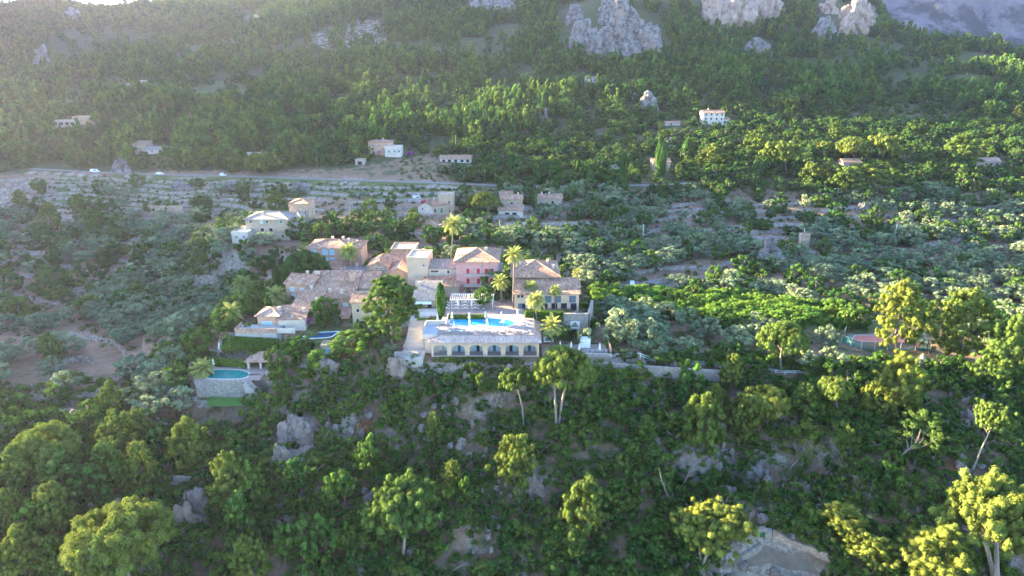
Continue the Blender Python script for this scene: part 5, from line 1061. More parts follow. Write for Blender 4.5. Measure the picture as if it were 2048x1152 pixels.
# vehicles
def car(p, rz, label, paint, van=False, L=4.4, H=1.5):
    r = empty('van' if van else 'car', p, rz, label=label, cat='van' if van else 'car'); hw = .9; zb = .35; prof = [(-L/2, zb), (L/2, zb), (L/2, .85), (L*.30, .95), (L*.16, H), (-L*.30, H), (-L*.46, .98), (-L/2, .92)]
    if van: H = 2.0; prof = [(-L/2, zb), (L/2, zb), (L/2, .95), (L*.38, 1.15), (L*.26, H), (-L*.48, H), (-L/2, 1.8)]
    m = MB(); k = len(prof); ins = [(.0 if z < 1.0 else .14) for x, z in prof]
    Lf = [(x, -hw + i, z) for (x, z), i in zip(prof, ins)]; Rt = [(x, hw - i, z) for (x, z), i in zip(prof, ins)]
    m.quad(*Lf); m.quad(*Rt[::-1])
    for i in range(k): j = (i + 1) % k; m.quad(Lf[j], Lf[i], Rt[i], Rt[j])
    m.build('body', M[paint], r)
    m = MB(); x0, x1 = (-L*.26, L*.15) if not van else (L*.02, L*.28); z0, z1 = (1.0, H - .12) if not van else (1.2, H - .2)
    for s in (-1, 1): y0, y1 = s * (hw - .02), s * (hw - .13); m.quad((x0 - .15, y0, z0), (x1 + .2, y0, z0), (x1, y1 + s*.01, z1), (x0, y1 + s*.01, z1))
    m.build('window', M['dark'], r)
    m = MB(); xa, xb = (L*.29, L*.17) if not van else (L*.37, L*.27); m.quad((xa + .03, -.7, z0), (xa + .03, .7, z0), (xb + .03, .65, z1), (xb + .03, -.65, z1)); m.build('windscreen', M['dark'], r)
    for x in (-L*.31, L*.31):
        for s in (-1, 1):
            m = MB(); m.tube([(x, s * (hw - .2), .33), (x, s * (hw + .02), .33)], [.33, .33], 12); wq = m.build('wheel', M['dark'], r); m = MB(); m.tube([(x, s * (hw + .0), .33), (x, s * (hw + .04), .33)], [.18, .18], 8); m.build('rim', M['metal'], wq)
    for s in (-1, 1): m = MB(); m.box(L/2 - .02, L/2 + .03, s * .6 - .15, s * .6 + .15, .65, .8); m.build('headlight', M['whitewall'], r)
    return r
def road_at(u, v):
    p = ground(u, v); P = np.array(RP); z = float(np.interp(p.x, P[:, 0], P[:, 2])); y = float(np.interp(p.x, P[:, 0], P[:, 1])); s = (np.interp(p.x + 3, P[:, 0], P[:, 1]) - np.interp(p.x - 3, P[:, 0], P[:, 1])) / 6; return Vector((p.x, y, z)), math.atan(s)
q, a_ = road_at(188, 346); car(q + Vector((0, -1.4, 0)), a_, 'white van on the valley road farthest left', 'white', True, 5)
q, a_ = road_at(317, 351); car(q + Vector((0, -1.4, 0)), a_, 'white car on the valley road below the roadside villa', 'white', False, 4.5)
q, a_ = road_at(444, 354); r = car(q + Vector((0, -1.4, 0)), a_, 'small white truck with open bed, rightmost on the valley road', 'white', False, 3.6, 1.9)
p = ground(1264, 571); car(Vector((p.x, p.y, p.z + .12)), R(80), 'white car parked between the olive trees by the car park', 'white'); EXCL.append((p.x, p.y, 3.5)); EXCL.append((p.x, p.y - 6, 3.5))
p = ground(1300, 575); car(Vector((p.x, p.y, p.z + .12)), R(10), 'dark car parked in the shade right of the white parked car', 'dark'); EXCL.append((p.x, p.y, 3.5)); EXCL.append((p.x, p.y - 6, 3.5)); LM.append(('the parked cars', 1280, 572))
p = ground(850, 407); car(Vector((p.x, p.y, p.z + .12)), R(0), 'red car parked behind the tower farmhouse', 'red'); EXCL.append((p.x, p.y, 4)); EXCL.append((p.x, p.y - 6, 4))
p = ground(832, 403); car(Vector((p.x, p.y + 3, p.z + .12)), R(0), 'white van parked behind the tower farmhouse', 'white', True); EXCL.append((p.x, p.y + 3, 4))
LM += [('the valley road', 600, 360), ('the misty meadow', 330, 180), ('the grey crag', 1225, 70), ('the bare terraces', 200, 400)]

# ------------------------------------------------------------ rock outcrops
n = NM('limestone', .95); f1 = n.noise(.22, 8, rough=.7); f2 = n.noise(.045, 4)
c_ = n.ramp(f1, [(.36, (.07, .065, .065)), (.47, (.22, .20, .195)), (.6, (.34, .31, .30)), (.75, (.44, .41, .39))]); c_ = n.mix(n.ramp(f2, [(.55, (0, 0, 0)), (.7, (.75, .75, .75))]), c_, (.50, .33, .24)); n.bump(n.noise(.35, 9, rough=.75), 2.2, 1.0); M['rock'] = n.base(c_)
n = NM('ochre_limestone', .95); f1 = n.noise(.12, 8, rough=.7); c_ = n.ramp(f1, [(.3, (.17, .12, .10)), (.5, (.44, .33, .27)), (.7, (.58, .47, .40))]); n.bump(n.noise(.4, 9, rough=.75), 2, 1.0); M['rockochre'] = n.base(c_)
n = NM('boulder', .95); f1 = n.noise(1.0, 6, rough=.7); c_ = n.ramp(f1, [(.3, (.22, .19, .18)), (.6, (.50, .46, .44))]); n.bump(n.noise(2.5, 7), .3, 1.0); M['boulder'] = n.base(c_)
n = NM('cliff_stone', .95); f1 = n.noise(.75, 9, rough=.78); c_ = n.ramp(f1, [(.34, (.09, .065, .055)), (.47, (.30, .24, .21)), (.6, (.44, .38, .34)), (.75, (.55, .50, .46))]); c_ = n.mix(n.ramp(n.noise(.3, 4), [(.5, (0, 0, 0)), (.65, (.8, .8, .8))]), c_, (.40, .25, .18)); n.bump(n.noise(1.4, 9, rough=.8), .9, 1.0); M['cliffstone'] = n.base(c_)
BV3, BF3 = ico(3); BV4, BF4 = ico(4); SIGHT += [(80, 560, 352, 385), (560, 1000, 372, 385), (1160, 1300, 722, 159), (1300, 1450, 732, 159), (1540, 1645, 745, 159), (1480, 1660, 1098, 128)]
def chunk(seed, rough=.12, q=None):
    rs = np.random.default_rng(seed); n_ = rs.normal(size=(15, 3)); n_[:, 2] *= .6; n_ /= np.linalg.norm(n_, axis=1)[:, None]; dd_ = rs.uniform(.62, 1.0, 15)
    q = BV3 if q is None else q; k = (q @ n_.T); rad_ = np.where(k > .08, dd_[None] / np.maximum(k, .08), 9).min(1); rad_ = np.minimum(rad_, 1.25)
    rg = np.abs(fbm(q[:, 0] * 3.1 + seed, q[:, 1] * 3.1 + q[:, 2] * 1.1, 1.0, 4, seed + 5) - .5); return q * (rad_ * (.92 + np.minimum(rg, .14) * 1.6) * (1 + (fbm(q[:, 0] * 4 + seed, q[:, 1] * 4 + q[:, 2] * 3, 1.0, 4, seed) - .5) * rough * 3))[:, None]
def rock(name, u, v, wpx, hpx, label, mat='rock', cat='rock', seed=1, dfac=.5, spikes=.35, y=None, tall=1.0, fine_=True, group=None):
    p = ground(u, v + hpx * .42) if y is None else Vector(at(u, v + hpx * .5, y)); s = mpp(u, v, p.y); w_, h_ = wpx * s, hpx * s / math.cos(R(15)) * 1.0
    rs = np.random.default_rng(seed); big = mat != 'boulder' and name not in ('round_stone',); n_ = 1 if name == 'round_stone' else (4 if mat == 'boulder' else (46 if hpx > 40 or name == 'cliff_rock' else 16)); VV, FF = [], []
    for k in range(n_):
        a = rs.uniform(-1, 1) * (n_ > 1); sz = (rs.uniform(.28, .55) if n_ > 10 else rs.uniform(.4, .65)) if n_ > 1 else 1.0; prof = (1 - abs(a) ** 2.6 * .7) * (.7 + .5 * vnoise(np.array([a * 2.5 + seed]), np.array([.5]), 3)[0])
        c = np.array([a * (1 - sz * .7) * w_ / 2, rs.uniform(-.6, .6) * dfac * w_ / 2, 0]); ht = h_ * max(.45, prof) * tall * (rs.uniform(.5, .98) if n_ > 1 else 1); q = chunk(seed * 50 + k); sx_ = w_ / 2 * sz * rs.uniform(.75, 1.2) if n_ > 1 else w_ / 2
        q = q * np.array([sx_, max(sx_ * .8, dfac * w_ * .3) if n_ > 1 else sx_, ht / 1.9 if n_ > 1 else h_ / 2]); q[:, 0] += q[:, 2] * rs.uniform(-.15, .15) * (n_ > 1); 
        if big and n_ > 1:
            zc = rs.uniform(0, .85) ** 1.1 * prof * h_; q = chunk(seed * 50 + k, q=BV4 if cat == 'crag' else None); sx_ = w_ * rs.uniform(.09, .2); c = np.array([a * (w_ / 2 - sx_ * .7), rs.uniform(-.4, .4) * sx_ + zc * .35, 0]); q = q * np.array([sx_, sx_, min(sx_ * rs.uniform(1.0, 1.7), h_ * .45)]); ht = zc / .42
        VV.append(q + c + np.array([0, 0, ht * .42])); FF.append((BF4 if len(q) == len(BV4) else BF3) + k * len(q))
    me = npmesh(name, np.concatenate(VV), np.concatenate(FF), [M[mat]], False); o = bpy.data.objects.new(name, me); col.objects.link(o); o.location = (p.x, p.y + w_ * dfac * .15, p.z - h_ * .03); tag(o, label, cat, group); return o
rock('rock_crag', 1262, 76, 122, 100, 'largest grey limestone crag above the pine forest', seed=3, cat='crag', dfac=.55)
rock('rock_crag', 1168, 82, 72, 62, 'lower left shoulder of pale grey limestone beside the largest crag', seed=11, cat='crag')
rock('rock_crag', 1150, 30, 36, 48, 'slim pale rock pinnacle up left of the largest grey crag', seed=5, cat='crag', tall=1.1)
rock('rock_crag', 1218, 25, 44, 52, 'grey rock pinnacle just behind the largest crag', seed=7, cat='crag')
rock('rock_crag', 1460, 28, 118, 64, 'broad ochre cliff face at the top edge', 'rockochre', 'crag', 9)
rock('rock_crag', 1535, 15, 76, 50, 'ochre cliff shoulder right of the broad ochre face', 'rockochre', 'crag', 13)
rock('rock_crag', 1655, 12, 44, 36, 'square ochre rock tower at the top edge', 'rockochre', 'crag', 15, tall=1.2); rock('rock_crag', 1653, 60, 46, 44, 'grey rock below the square ochre tower', 'rock', 'crag', 17)
rock('rock_crag', 1717, 38, 66, 66, 'rounded ochre crag below the far blue mountain', 'rockochre', 'crag', 19)
rock('rock_crag', 1518, 102, 56, 50, 'isolated pinkish crag in the forest below the ochre cliffs', 'rock', 'crag', 21)
rock('rock_crag', 985, 10, 90, 40, 'pale crag at the top centre edge', 'rock', 'crag', 23)
for i, (u, v, w_, h_, lb) in enumerate([(995, 197, 40, 22, 'pale boulders above the low white bungalow, left cluster'), (1030, 208, 36, 26, 'pale boulders above the low white bungalow, right cluster'), (1086, 235, 26, 30, 'grey rock knob right of the pale boulders'), (1298, 206, 40, 44, 'grey ravine rock left of the white hill house'), (1275, 198, 22, 24, 'small rock beside the ravine rock'), (82, 120, 34, 56, 'hazy rock face on the upper left ridge'), (145, 34, 40, 24, 'hazy pale rock on the far left hill'), (1028, 102, 30, 12, 'pale reddish rock patch in the centre of the forest'), (1335, 290, 30, 22, 'grey rock behind the turret farmhouse'), (1228, 340, 24, 16, 'grey rock left of the tall cypress'), (745, 245, 22, 16, 'small grey rock in the forest above the pink villa'), (240, 336, 40, 22, 'grey gravel mound beside the valley road'), (600, 378, 44, 18, 'grey rock pile on the bare terraces'), (360, 375, 40, 16, 'pale rock ledge below the valley road'), (1728, 420, 26, 22, 'pale rounded rock on the right terraces'), (475, 375, 70, 14, 'long low rock ledge on the bare terraces')]):
    rock('rock_outcrop', u, v, w_, h_, lb, seed=30 + i, fine_=False)
rock('rock_spire', 1543, 512, 50, 52, 'pointed grey rock spire in the olive terraces', seed=61, tall=1.25, spikes=.3); rock('round_stone', 1530, 484, 8, 9, 'round stone balanced on the tip of the rock spire', 'rockochre', 'stone', 62, .5, .1, y=ground(1540, 530).y, fine_=False); LM.append(('the rock spire', 1543, 510))
for i, (u, v, w_, h_, m_, lb) in enumerate([(1375, 930, 96, 44, 'rockochre', 'broken ochre rock face below the tall leaning pine, right slope'), (1420, 935, 60, 50, 'rock', 'grey streaked rock right of the dead bent tree'), (1510, 950, 60, 24, 'rock', 'low grey rocks right of the ochre face'), (1070, 975, 44, 46, 'rock', 'purplish grey rock face left of the green bushy pine, centre slope'), (590, 870, 74, 44, 'rock', 'pale grey rock slope above the dead bushes'), (560, 920, 44, 50, 'rockochre', 'ochre rock scar under the pale rock slope'), (390, 1010, 60, 34, 'rock', 'rubble rock below the slope wall, left'), (360, 1040, 60, 50, 'rockochre', 'reddish rubble right of the largest pine'), (700, 850, 44, 26, 'rock', 'grey rock under the bushes left of the centre'), (655, 745, 60, 34, 'rock', 'steep stepped rock below the garden shed'), (800, 740, 60, 34, 'rockochre', 'orange eroded rock under the bastion wall'), (1310, 745, 50, 24, 'boulder', 'white boulders under the cliff path fence'), (1270, 742, 30, 16, 'boulder', 'left white boulders under the cliff path fence'), (1970, 745, 44, 40, 'rock', 'big purple grey boulder under the right pines'), (1850, 735, 44, 30, 'rock', 'grey boulder left of the big right boulder'), (1460, 1110, 28, 26, 'boulder', 'large white boulder left of the sunken path'), (1425, 1122, 20, 14, 'boulder', 'white boulders at the foot of the bare-branched pine'), (1440, 1140, 10, 12, 'boulder', 'small stacked stone beside the sunken path'), (790, 1040, 40, 70, 'rock', 'grey rock under the lit round pine'), (280, 1125, 60, 50, 'rockochre', 'red scree under the largest pine'), (1600, 985, 50, 24, 'rockochre', 'pinkish rock patch on right slope'), (990, 800, 40, 30, 'rock', 'rock patch below the arcade')]):
    rock('cliff_rock', u, v, w_, h_, lb, 'cliffstone' if m_ == 'rock' else m_, 'boulder' if m_ == 'boulder' else 'rock', 80 + i, .6, .3)
# ------------------------------------------------------------ single pines, palms, cypresses, garden plants
ANG = {'umb': (-.30, .45), 'ovo': (0, 1.0), 'tier': (0, 1.0), 'thin': (0, 1.0), 'dome': (-.35, .52), 'garden': (0, .95), 'oak': (0, .9), 'olive': (0, .85), 'bush': (0, .8), 'rust': (0, .7), 'farpine': (0, 1.0), 'citrus': (0, .9)}
def crown_tree(name, cat, label, u, v, w, h, bu, bv, kind='ovo', var=0, trunks=1, limbs=7, bark='bark', group=None, rad=None, lm=None, rz=None):
    p = ground(bu, bv); c = Vector(at(u, v, p.y + .3)); s = mpp(u, v, p.y); W_ = w * s; th = math.atan2(CAMZ - c.z, p.y)
    Hh = math.sqrt(max((h * s) ** 2 - (W_ * math.sin(th)) ** 2 * .55, (.30 * W_) ** 2)) / math.cos(th); off, half = ANG[kind]; Hh = min(Hh, (.55 if kind == 'umb' else .75 if kind == 'dome' else 1.5) * W_)
    r = empty(name, p, 0, label=label, cat=cat, group=group); cc_ = c - p; sz = Hh / 2 / half; rr = W_ / 2 / (1.12 if kind == 'umb' else .98)
    lo = cc_ + Vector((0, 0, -Hh * .5))
    if lo.z < 0 and kind not in ('bush', 'rust', 'dome', 'garden', 'citrus'): pass
    o = mesh_obj('crown', CM[kind][var % len(CM[kind])], r, (cc_.x, cc_.y, cc_.z + off * sz), (rr, rr, sz * .93), random.uniform(0, 6.28) if rz is None else rz)
    R0 = rad or max(.12, W_ * .021); hb = max(.8, lo.z + Hh * .12)
    for t_ in range(trunks):
        m = MB(); a = 2.4 * t_ + var; b0 = Vector((.35 * t_ * math.cos(a), .35 * t_ * math.sin(a), -.6)); sp = W_ * .16 * (trunks > 1)
        top = Vector((cc_.x + sp * math.cos(a + 1), cc_.y + sp * math.sin(a + 1), max(hb, .5))); mid = b0.lerp(top, .5) + Vector((random.uniform(-.05, .05) * top.z, random.uniform(-.04, .04) * top.z, 0)); kn = [b0, b0.lerp(mid, .5) + Vector((random.uniform(-.15, .15), 0, 0)), mid, mid.lerp(top, .5), top, top + Vector((0, 0, Hh * .35))]
        m.tube(kn, [R0 * 1.25, R0 * 1.05, R0 * .9, R0 * .75, R0 * .6, R0 * .25], 7)
        for q in range(limbs):
            an = 2.4 * q + var + t_; st = mid.lerp(top, .35 + .65 * (q % 4) / 3) if kind != 'umb' else mid.lerp(top, .55 + .45 * (q % 3) / 2); e = Vector((cc_.x + math.cos(an) * W_ * .33 * random.uniform(.6, 1.1), cc_.y + math.sin(an) * W_ * .33, cc_.z - Hh * (.30 if kind == 'umb' else .15) + Hh * .2 * random.random()))
            k = st.lerp(e, .5) + Vector((0, 0, -.06 * W_)); rl = R0 * random.uniform(.3, .5); m.tube([st, k, e], [rl, rl * .7, rl * .3], 5, False)
        m.build('trunk', M[bark], r, smooth=True)
    EXCL.append((p.x, p.y, 1.0)); 
    if lm: LM.append((lm, u, v))
    return r
PG = None
def pine(label, u, v, w, h, bu, bv, kind='ovo', var=0, **k): return crown_tree('pine_tree', 'pine tree', label, u, v, w, h, bu, bv, kind, var, **k)
pine('largest round-headed pine, dense bright dome at lower left', 235, 1060, 212, 195, 262, 1175, 'umb', 0, limbs=10, rad=.4, lm='the largest round pine')
pine('lit umbrella pine on tall forked pale trunk at the bottom centre', 805, 1000, 142, 112, 806, 1112, 'umb', 1, bark='barkpale', limbs=8, lm='the forked umbrella pine')
pine('wide flat-topped pine on two pale stems below the arcade', 1128, 726, 132, 80, 1115, 862, 'umb', 0, trunks=2, bark='barkpale', lm='the twin-stemmed pine')
pine('slender pine on bare pale trunk left of the twin-stemmed pine', 1032, 750, 72, 88, 1048, 858, 'umb', 1, bark='barkpale')
pine('shaggy pine with sunlit crest below the slender pale-trunked pine', 1030, 920, 76, 130, 1030, 990, 'ovo', 0)
pine('lone umbrella pine beside the cliff path, leaning bare lower branches', 1568, 668, 104, 72, 1560, 744, 'umb', 0, lm='the lone umbrella pine')
pine('tall layered pine left of the tennis court trees, sunlit left side', 1800, 622, 96, 128, 1797, 702, 'tier', 0, lm='the tall layered pines')
pine('pale feathery pine between the two tallest layered pines', 1860, 652, 62, 120, 1862, 712, 'thin', 1)
pine('tall spreading pine with reddish trunk right of the tennis court', 1935, 640, 110, 130, 1912, 718, 'tier', 1)
pine('shaded pine at the right edge behind the spreading pine', 2025, 690, 90, 130, 2020, 760, 'ovo', 1)
pine('dark pine right edge above the big grey boulder', 1990, 730, 80, 90, 1990, 780, 'ovo', 2)
pine('many-stemmed giant pine with pale trunks at the lower right corner', 1992, 1012, 190, 160, 1992, 1175, 'umb', 1, trunks=3, bark='barkpale', limbs=9, rad=.42, lm='the giant corner pine')
pine('bright yellow-green pine filling the bottom right', 1880, 1112, 132, 118, 1880, 1215, 'ovo', 1, lm='the bright bottom pine')
pine('umbrella pine with fan of bare pale branches beside the arched doorway', 1425, 1045, 150, 84, 1402, 1150, 'umb', 1, trunks=2, bark='barkpale', limbs=12, lm='the fan-branched pine')
pine('tall shapely pine with golden tip leaning over the ochre rock face', 1405, 848, 92, 128, 1382, 905, 'ovo', 2, lm='the golden-tipped pine')
pine('broad clumped pine with sunlit upper rim right of the golden-tipped pine', 1535, 795, 102, 100, 1515, 860, 'umb', 0)
pine('pine with bright knob of lit foliage left of the broad clumped pine', 1487, 830, 62, 110, 1478, 885, 'ovo', 0)
pine('small golden rounded pine standing against the cliff path', 1465, 735, 56, 58, 1462, 790, 'ovo', 1)
pine('narrow pointed pine just below the white fence', 1388, 765, 50, 90, 1388, 810, 'farpine', 0)
pine('shaded slim pine between the pointed pine and the small golden pine', 1428, 800, 52, 70, 1430, 840, 'ovo', 1)
pine('lit flat-crowned pine right of the cliff path bend', 1672, 772, 76, 58, 1690, 850, 'umb', 0)
pine('feathery slanting pine with golden top in the middle of right slope', 1610, 878, 66, 86, 1578, 938, 'thin', 0, bark='barkpale')
pine('feathery slanting pine behind bare twigs right of the golden-topped one', 1682, 888, 74, 100, 1648, 952, 'thin', 1, bark='barkpale')
pine('small bushy pine high on the slope left of the feathery pines', 1612, 800, 62, 70, 1600, 850, 'ovo', 2)
pine('dark feathery pine leaning right of the slanting pair', 1842, 855, 100, 84, 1780, 928, 'thin', 2, bark='barkpale')
pine('sparse leaning pine on long bare trunk at the right edge', 1992, 830, 76, 58, 1942, 948, 'umb', 1, bark='barkpale')
pine('sunlit shaggy pine on the ridge below the tennis court', 1800, 760, 90, 110, 1790, 830, 'ovo', 0)
pine('lit pine top just left of the shaggy ridge pine', 1757, 790, 60, 80, 1755, 840, 'ovo', 2)
pine('green bushy pine with bare lower branches, centre right slope', 1168, 1012, 92, 110, 1158, 1085, 'ovo', 0)
pine('small round young pine alone on the dark slope', 1292, 857, 44, 58, 1278, 890, 'ovo', 1)
pine('wide low pine crown at the right slope bottom', 1690, 1030, 90, 50, 1690, 1080, 'ovo', 2)
pine('low green pine just right of the path wall', 1740, 1095, 90, 60, 1745, 1140, 'ovo', 0)
pine('big layered garden pine in front of the cream village house', 780, 596, 124, 96, 783, 688, 'tier', 0, rad=.35, lm='the big garden pine')
for i, (u, v, w, h, kd, lb) in enumerate([(88, 882, 132, 90, 'umb', 'broad green pine crown at the left edge of the ridge'), (222, 795, 50, 66, 'ovo', 'upright lit pine standing alone below the olives, left'), (235, 862, 72, 80, 'ovo', 'lit bushy pine under the upright left pine'), (275, 850, 50, 66, 'ovo', 'pine with ragged golden top right of the bushy pair'), (372, 885, 72, 90, 'ovo', 'dense green pine above the slope wall'), (318, 890, 44, 80, 'farpine', 'pointed pine left of the dense green pine'), (215, 925, 70, 90, 'ovo', 'full yellow-green pine below the lit bushy pine'), (120, 945, 100, 90, 'ovo', 'yellowish pine under the broad left crown'), (40, 930, 70, 80, 'ovo', 'lit pine in the second rank at the left edge'), (278, 920, 60, 100, 'ovo', 'soft olive-toned pine left of the slope wall'), (108, 1010, 72, 110, 'ovo', 'tall lit conical pine upper left of the largest pine'), (60, 1030, 50, 80, 'farpine', 'narrow young pine at the left border'), (20, 1010, 50, 90, 'ovo', 'shaded pine touching the left border'), (42, 1105, 84, 100, 'ovo', 'golden clumped pine in the bottom left corner'), (105, 1110, 60, 90, 'ovo', 'darker pine between corner pine and the largest pine'), (180, 965, 56, 60, 'farpine', 'young pine directly above the largest pine'), (455, 955, 72, 130, 'ovo', 'tall blue-green pine right of the slope wall'), (503, 960, 42, 100, 'farpine', 'slim pine right of the tall blue-green one'), (478, 1035, 60, 90, 'farpine', 'ragged pine below the tall blue-green one'), (592, 945, 42, 84, 'farpine', 'slim dark pine at the foot of the ochre scar'), (662, 985, 44, 100, 'farpine', 'pointed pine, left of a close pair'), (690, 965, 42, 110, 'farpine', 'pointed pine, right and taller of a close pair'), (735, 905, 44, 90, 'farpine', 'narrow grey-green pine above the forked umbrella pine'), (866, 850, 38, 58, 'ovo', 'small pale green pine leaning on the slope under the arcade'), (498, 1118, 72, 90, 'ovo', 'bright young pine at the bottom between largest and slim pines'), (568, 1085, 44, 80, 'farpine', 'first of the thin young pines at the bottom'), (605, 1060, 46, 90, 'farpine', 'second of the thin young pines, tallest of them'), (650, 1065, 50, 100, 'farpine', 'third of the thin young pines, fullest crown'), (620, 1125, 50, 70, 'farpine', 'short young pine in front of the fullest thin pine'), (704, 1120, 28, 60, 'farpine', 'tiny narrow pine at the bottom left of the forked umbrella pine'), (695, 1070, 30, 70, 'farpine', 'thin spindly pine left of the forked umbrella pine'), (745, 1040, 56, 70, 'ovo', 'low shaded pine tucked under the forked umbrella pine, left'), (905, 945, 36, 60, 'ovo', 'small round pine right of the forked umbrella pine'), (930, 980, 30, 50, 'farpine', 'small ragged pine on dark slope'), (808, 1145, 70, 30, 'ovo', 'pine tip poking into the bottom edge under the forked pine'), (965, 1138, 60, 36, 'ovo', 'green pine top beside the white fallen branches'), (1260, 1130, 30, 40, 'farpine', 'tiny pine at bottom between the slopes'), (1150, 1080, 60, 60, 'ovo', 'lower bushy pine under the centre right pine'), (98, 692, 42, 56, 'ovo', 'single round pine standing in the olive grove, far left'), (100, 432, 42, 52, 'ovo', 'sunlit pine on left terraces, nearest the ruined wall side'), (155, 405, 34, 34, 'ovo', 'small sunlit pine on left terraces above the others'), (185, 440, 34, 52, 'ovo', 'tall thin sunlit pine on left terraces, right of its group'), (38, 395, 30, 30, 'ovo', 'small lit pine at far left below the road'), (520, 318, 66, 34, 'umb', 'broad dark pine crown in front of the white hut')]):
    kd2 = kd; pine(lb, u, v, w, h, u + (i % 3 - 1) * 3, v + h * (.66 if kd != 'umb' else .8), kd2, i, limbs=4, **({'lm': {0: 'the broad left pine', 16: 'the blue-green pine', 27: 'the thin young pines', 38: 'the single grove pine'}[i]} if i in (0, 16, 27, 38) else {}))
for i, (u, v, w, h, bu, bv, kd, lb) in enumerate([(1515, 284, 52, 48, 1518, 318, 'ovo', 'golden rounded pine left of the lit umbrella pines'), (1570, 298, 78, 38, 1574, 348, 'umb', 'golden umbrella pine on two leaning trunks'), (1705, 288, 62, 34, 1712, 322, 'umb', 'flat-topped golden pine, left of the big pair on the right hill'), (1768, 286, 72, 44, 1762, 326, 'umb', 'flat-topped golden pine, right of the big pair on the right hill'), (1928, 294, 72, 52, 1930, 326, 'ovo', 'big round golden pine alone on the right hill'), (1648, 346, 36, 40, 1650, 368, 'ovo', 'lit pine below the flat-topped pair, left'), (1620, 348, 44, 48, 1622, 372, 'ovo', 'lit pine under the golden umbrella pine'), (1570, 205, 56, 36, 1570, 228, 'umb', 'golden pine high above the white hill house right side'), (1650, 292, 40, 34, 1650, 312, 'umb', 'small lit pine between the umbrella pines'), (1427, 310, 48, 46, 1427, 338, 'ovo', 'dark conical pine with golden top right of the turret farmhouse'), (1670, 262, 30, 36, 1670, 285, 'ovo', 'dark pine with lit tip behind the umbrella pines'), (2035, 228, 26, 34, 2036, 245, 'ovo', 'golden pine at the right edge of the hill'), (970, 396, 60, 38, 985, 440, 'umb', 'flat-topped green pine in front of the porch house'), (947, 398, 30, 30, 943, 425, 'umb', 'small pine with bare trunk left of the flat-topped green pine'), (1720, 352, 100, 50, 1720, 382, 'ovo', 'wide dark pine clump under the flat-topped pair'), (1690, 360, 60, 50, 1690, 388, 'ovo', 'dark pine left of the wide dark clump')]):
    pine(lb, u, v, w, h, bu, bv, kd, i, limbs=5, bark='bark', **({'lm': {1: 'the golden umbrella pine', 3: 'the flat-topped pair', 4: 'the lone golden pine', 12: 'the flat-topped green pine'}[i]} if i in (1, 3, 4, 12) else {}))
# garden trees
def gtree(name, cat, label, u, v, w, h, kind, bv=None, **k): return crown_tree(name, cat, label, u, v, w, h, u, bv or v + h * .55, kind, limbs=3, **k)
gtree('dome_tree', 'tree', 'big dark dome-shaped tree between the manor and the village', 608, 530, 88, 62, 'dome', 560)
gtree('broadleaf_tree', 'tree', 'round dark tree against the tower end of the manor', 598, 456, 46, 44, 'oak', 478)
gtree('broadleaf_tree', 'tree', 'lit weeping tree in front of the long tiled village house', 650, 622, 50, 62, 'garden', 650)
gtree('broadleaf_tree', 'tree', 'yellow-green tree beside the pink hotel terrace', 992, 562, 50, 46, 'garden', 592, var=1)
gtree('broadleaf_tree', 'tree', 'bright fig-like tree at the pergola right end', 966, 592, 34, 36, 'garden', 616)
for i, (u, v, w, h, lb) in enumerate([(470, 610, 62, 46, 'big lit garden tree under the leftmost palm'), (445, 640, 50, 46, 'dark garden tree left of the white terrace house'), (505, 600, 50, 40, 'lit tree behind the white terrace house'), (395, 680, 60, 52, 'yellow-lit garden tree above the green pool'), (455, 692, 22, 34, 'slim garden tree beside the hedge above the green pool'), (520, 690, 60, 36, 'ivy-like tree mass under the red terrace parapet'), (470, 680, 60, 36, 'bright creeper bank below the red terrace parapet'), (548, 720, 36, 60, 'tall ivy column right of the pool house'), (595, 692, 60, 40, 'lit shrub tree below the small dark pool'), (700, 682, 76, 42, 'green spreading tree right of the small dark pool'), (640, 720, 50, 40, 'green creeper slope below the small dark pool'), (560, 760, 40, 50, 'dark creeper mass right of the green pool stairs'), (735, 655, 60, 40, 'dark tree under the big garden pine left side'), (790, 668, 30, 26, 'clipped round shrub at the foot of the stairway'), (1115, 660, 46, 40, 'dark olive-leaved tree beside the farthest cabana'), (885, 555, 18, 26, 'slim vine growing up the blank tower block'), (330, 705, 50, 44, 'lit garden tree left end of the hotel hill'), (350, 750, 50, 40, 'green bush by the long garden wall'), (300, 740, 46, 40, 'round grey-green tree on the left garden slope'), (500, 800, 36, 26, 'lit shrub under the lower lawn'), (525, 575, 40, 30, 'garden tree behind the palms'), (858, 505, 30, 24, 'lit tree behind the blank tower block'), (750, 478, 40, 30, 'lit green tree above the chapel'), (700, 455, 40, 34, 'dark tree right of the manor tower'), (780, 400, 30, 30, 'dark tree left of the tower farmhouse'), (740, 412, 34, 30, 'tree with lit side above the peach villa'), (940, 480, 36, 22, 'lit tree behind the pink hotel roof'), (905, 500, 46, 22, 'lit olive-like tree left of the pink hotel roof')]):
    kd = ['garden', 'oak', 'garden', 'garden', 'garden', 'garden', 'citrus', 'oak', 'garden', 'garden', 'citrus', 'oak', 'oak', 'citrus', 'oak', 'citrus', 'garden', 'garden', 'olive', 'garden', 'garden', 'garden', 'oak', 'oak', 'oak', 'garden', 'garden', 'olive'][i]
    gtree('garden_tree', 'tree', lb, u, v, w, h, kd, var=i, group=None)
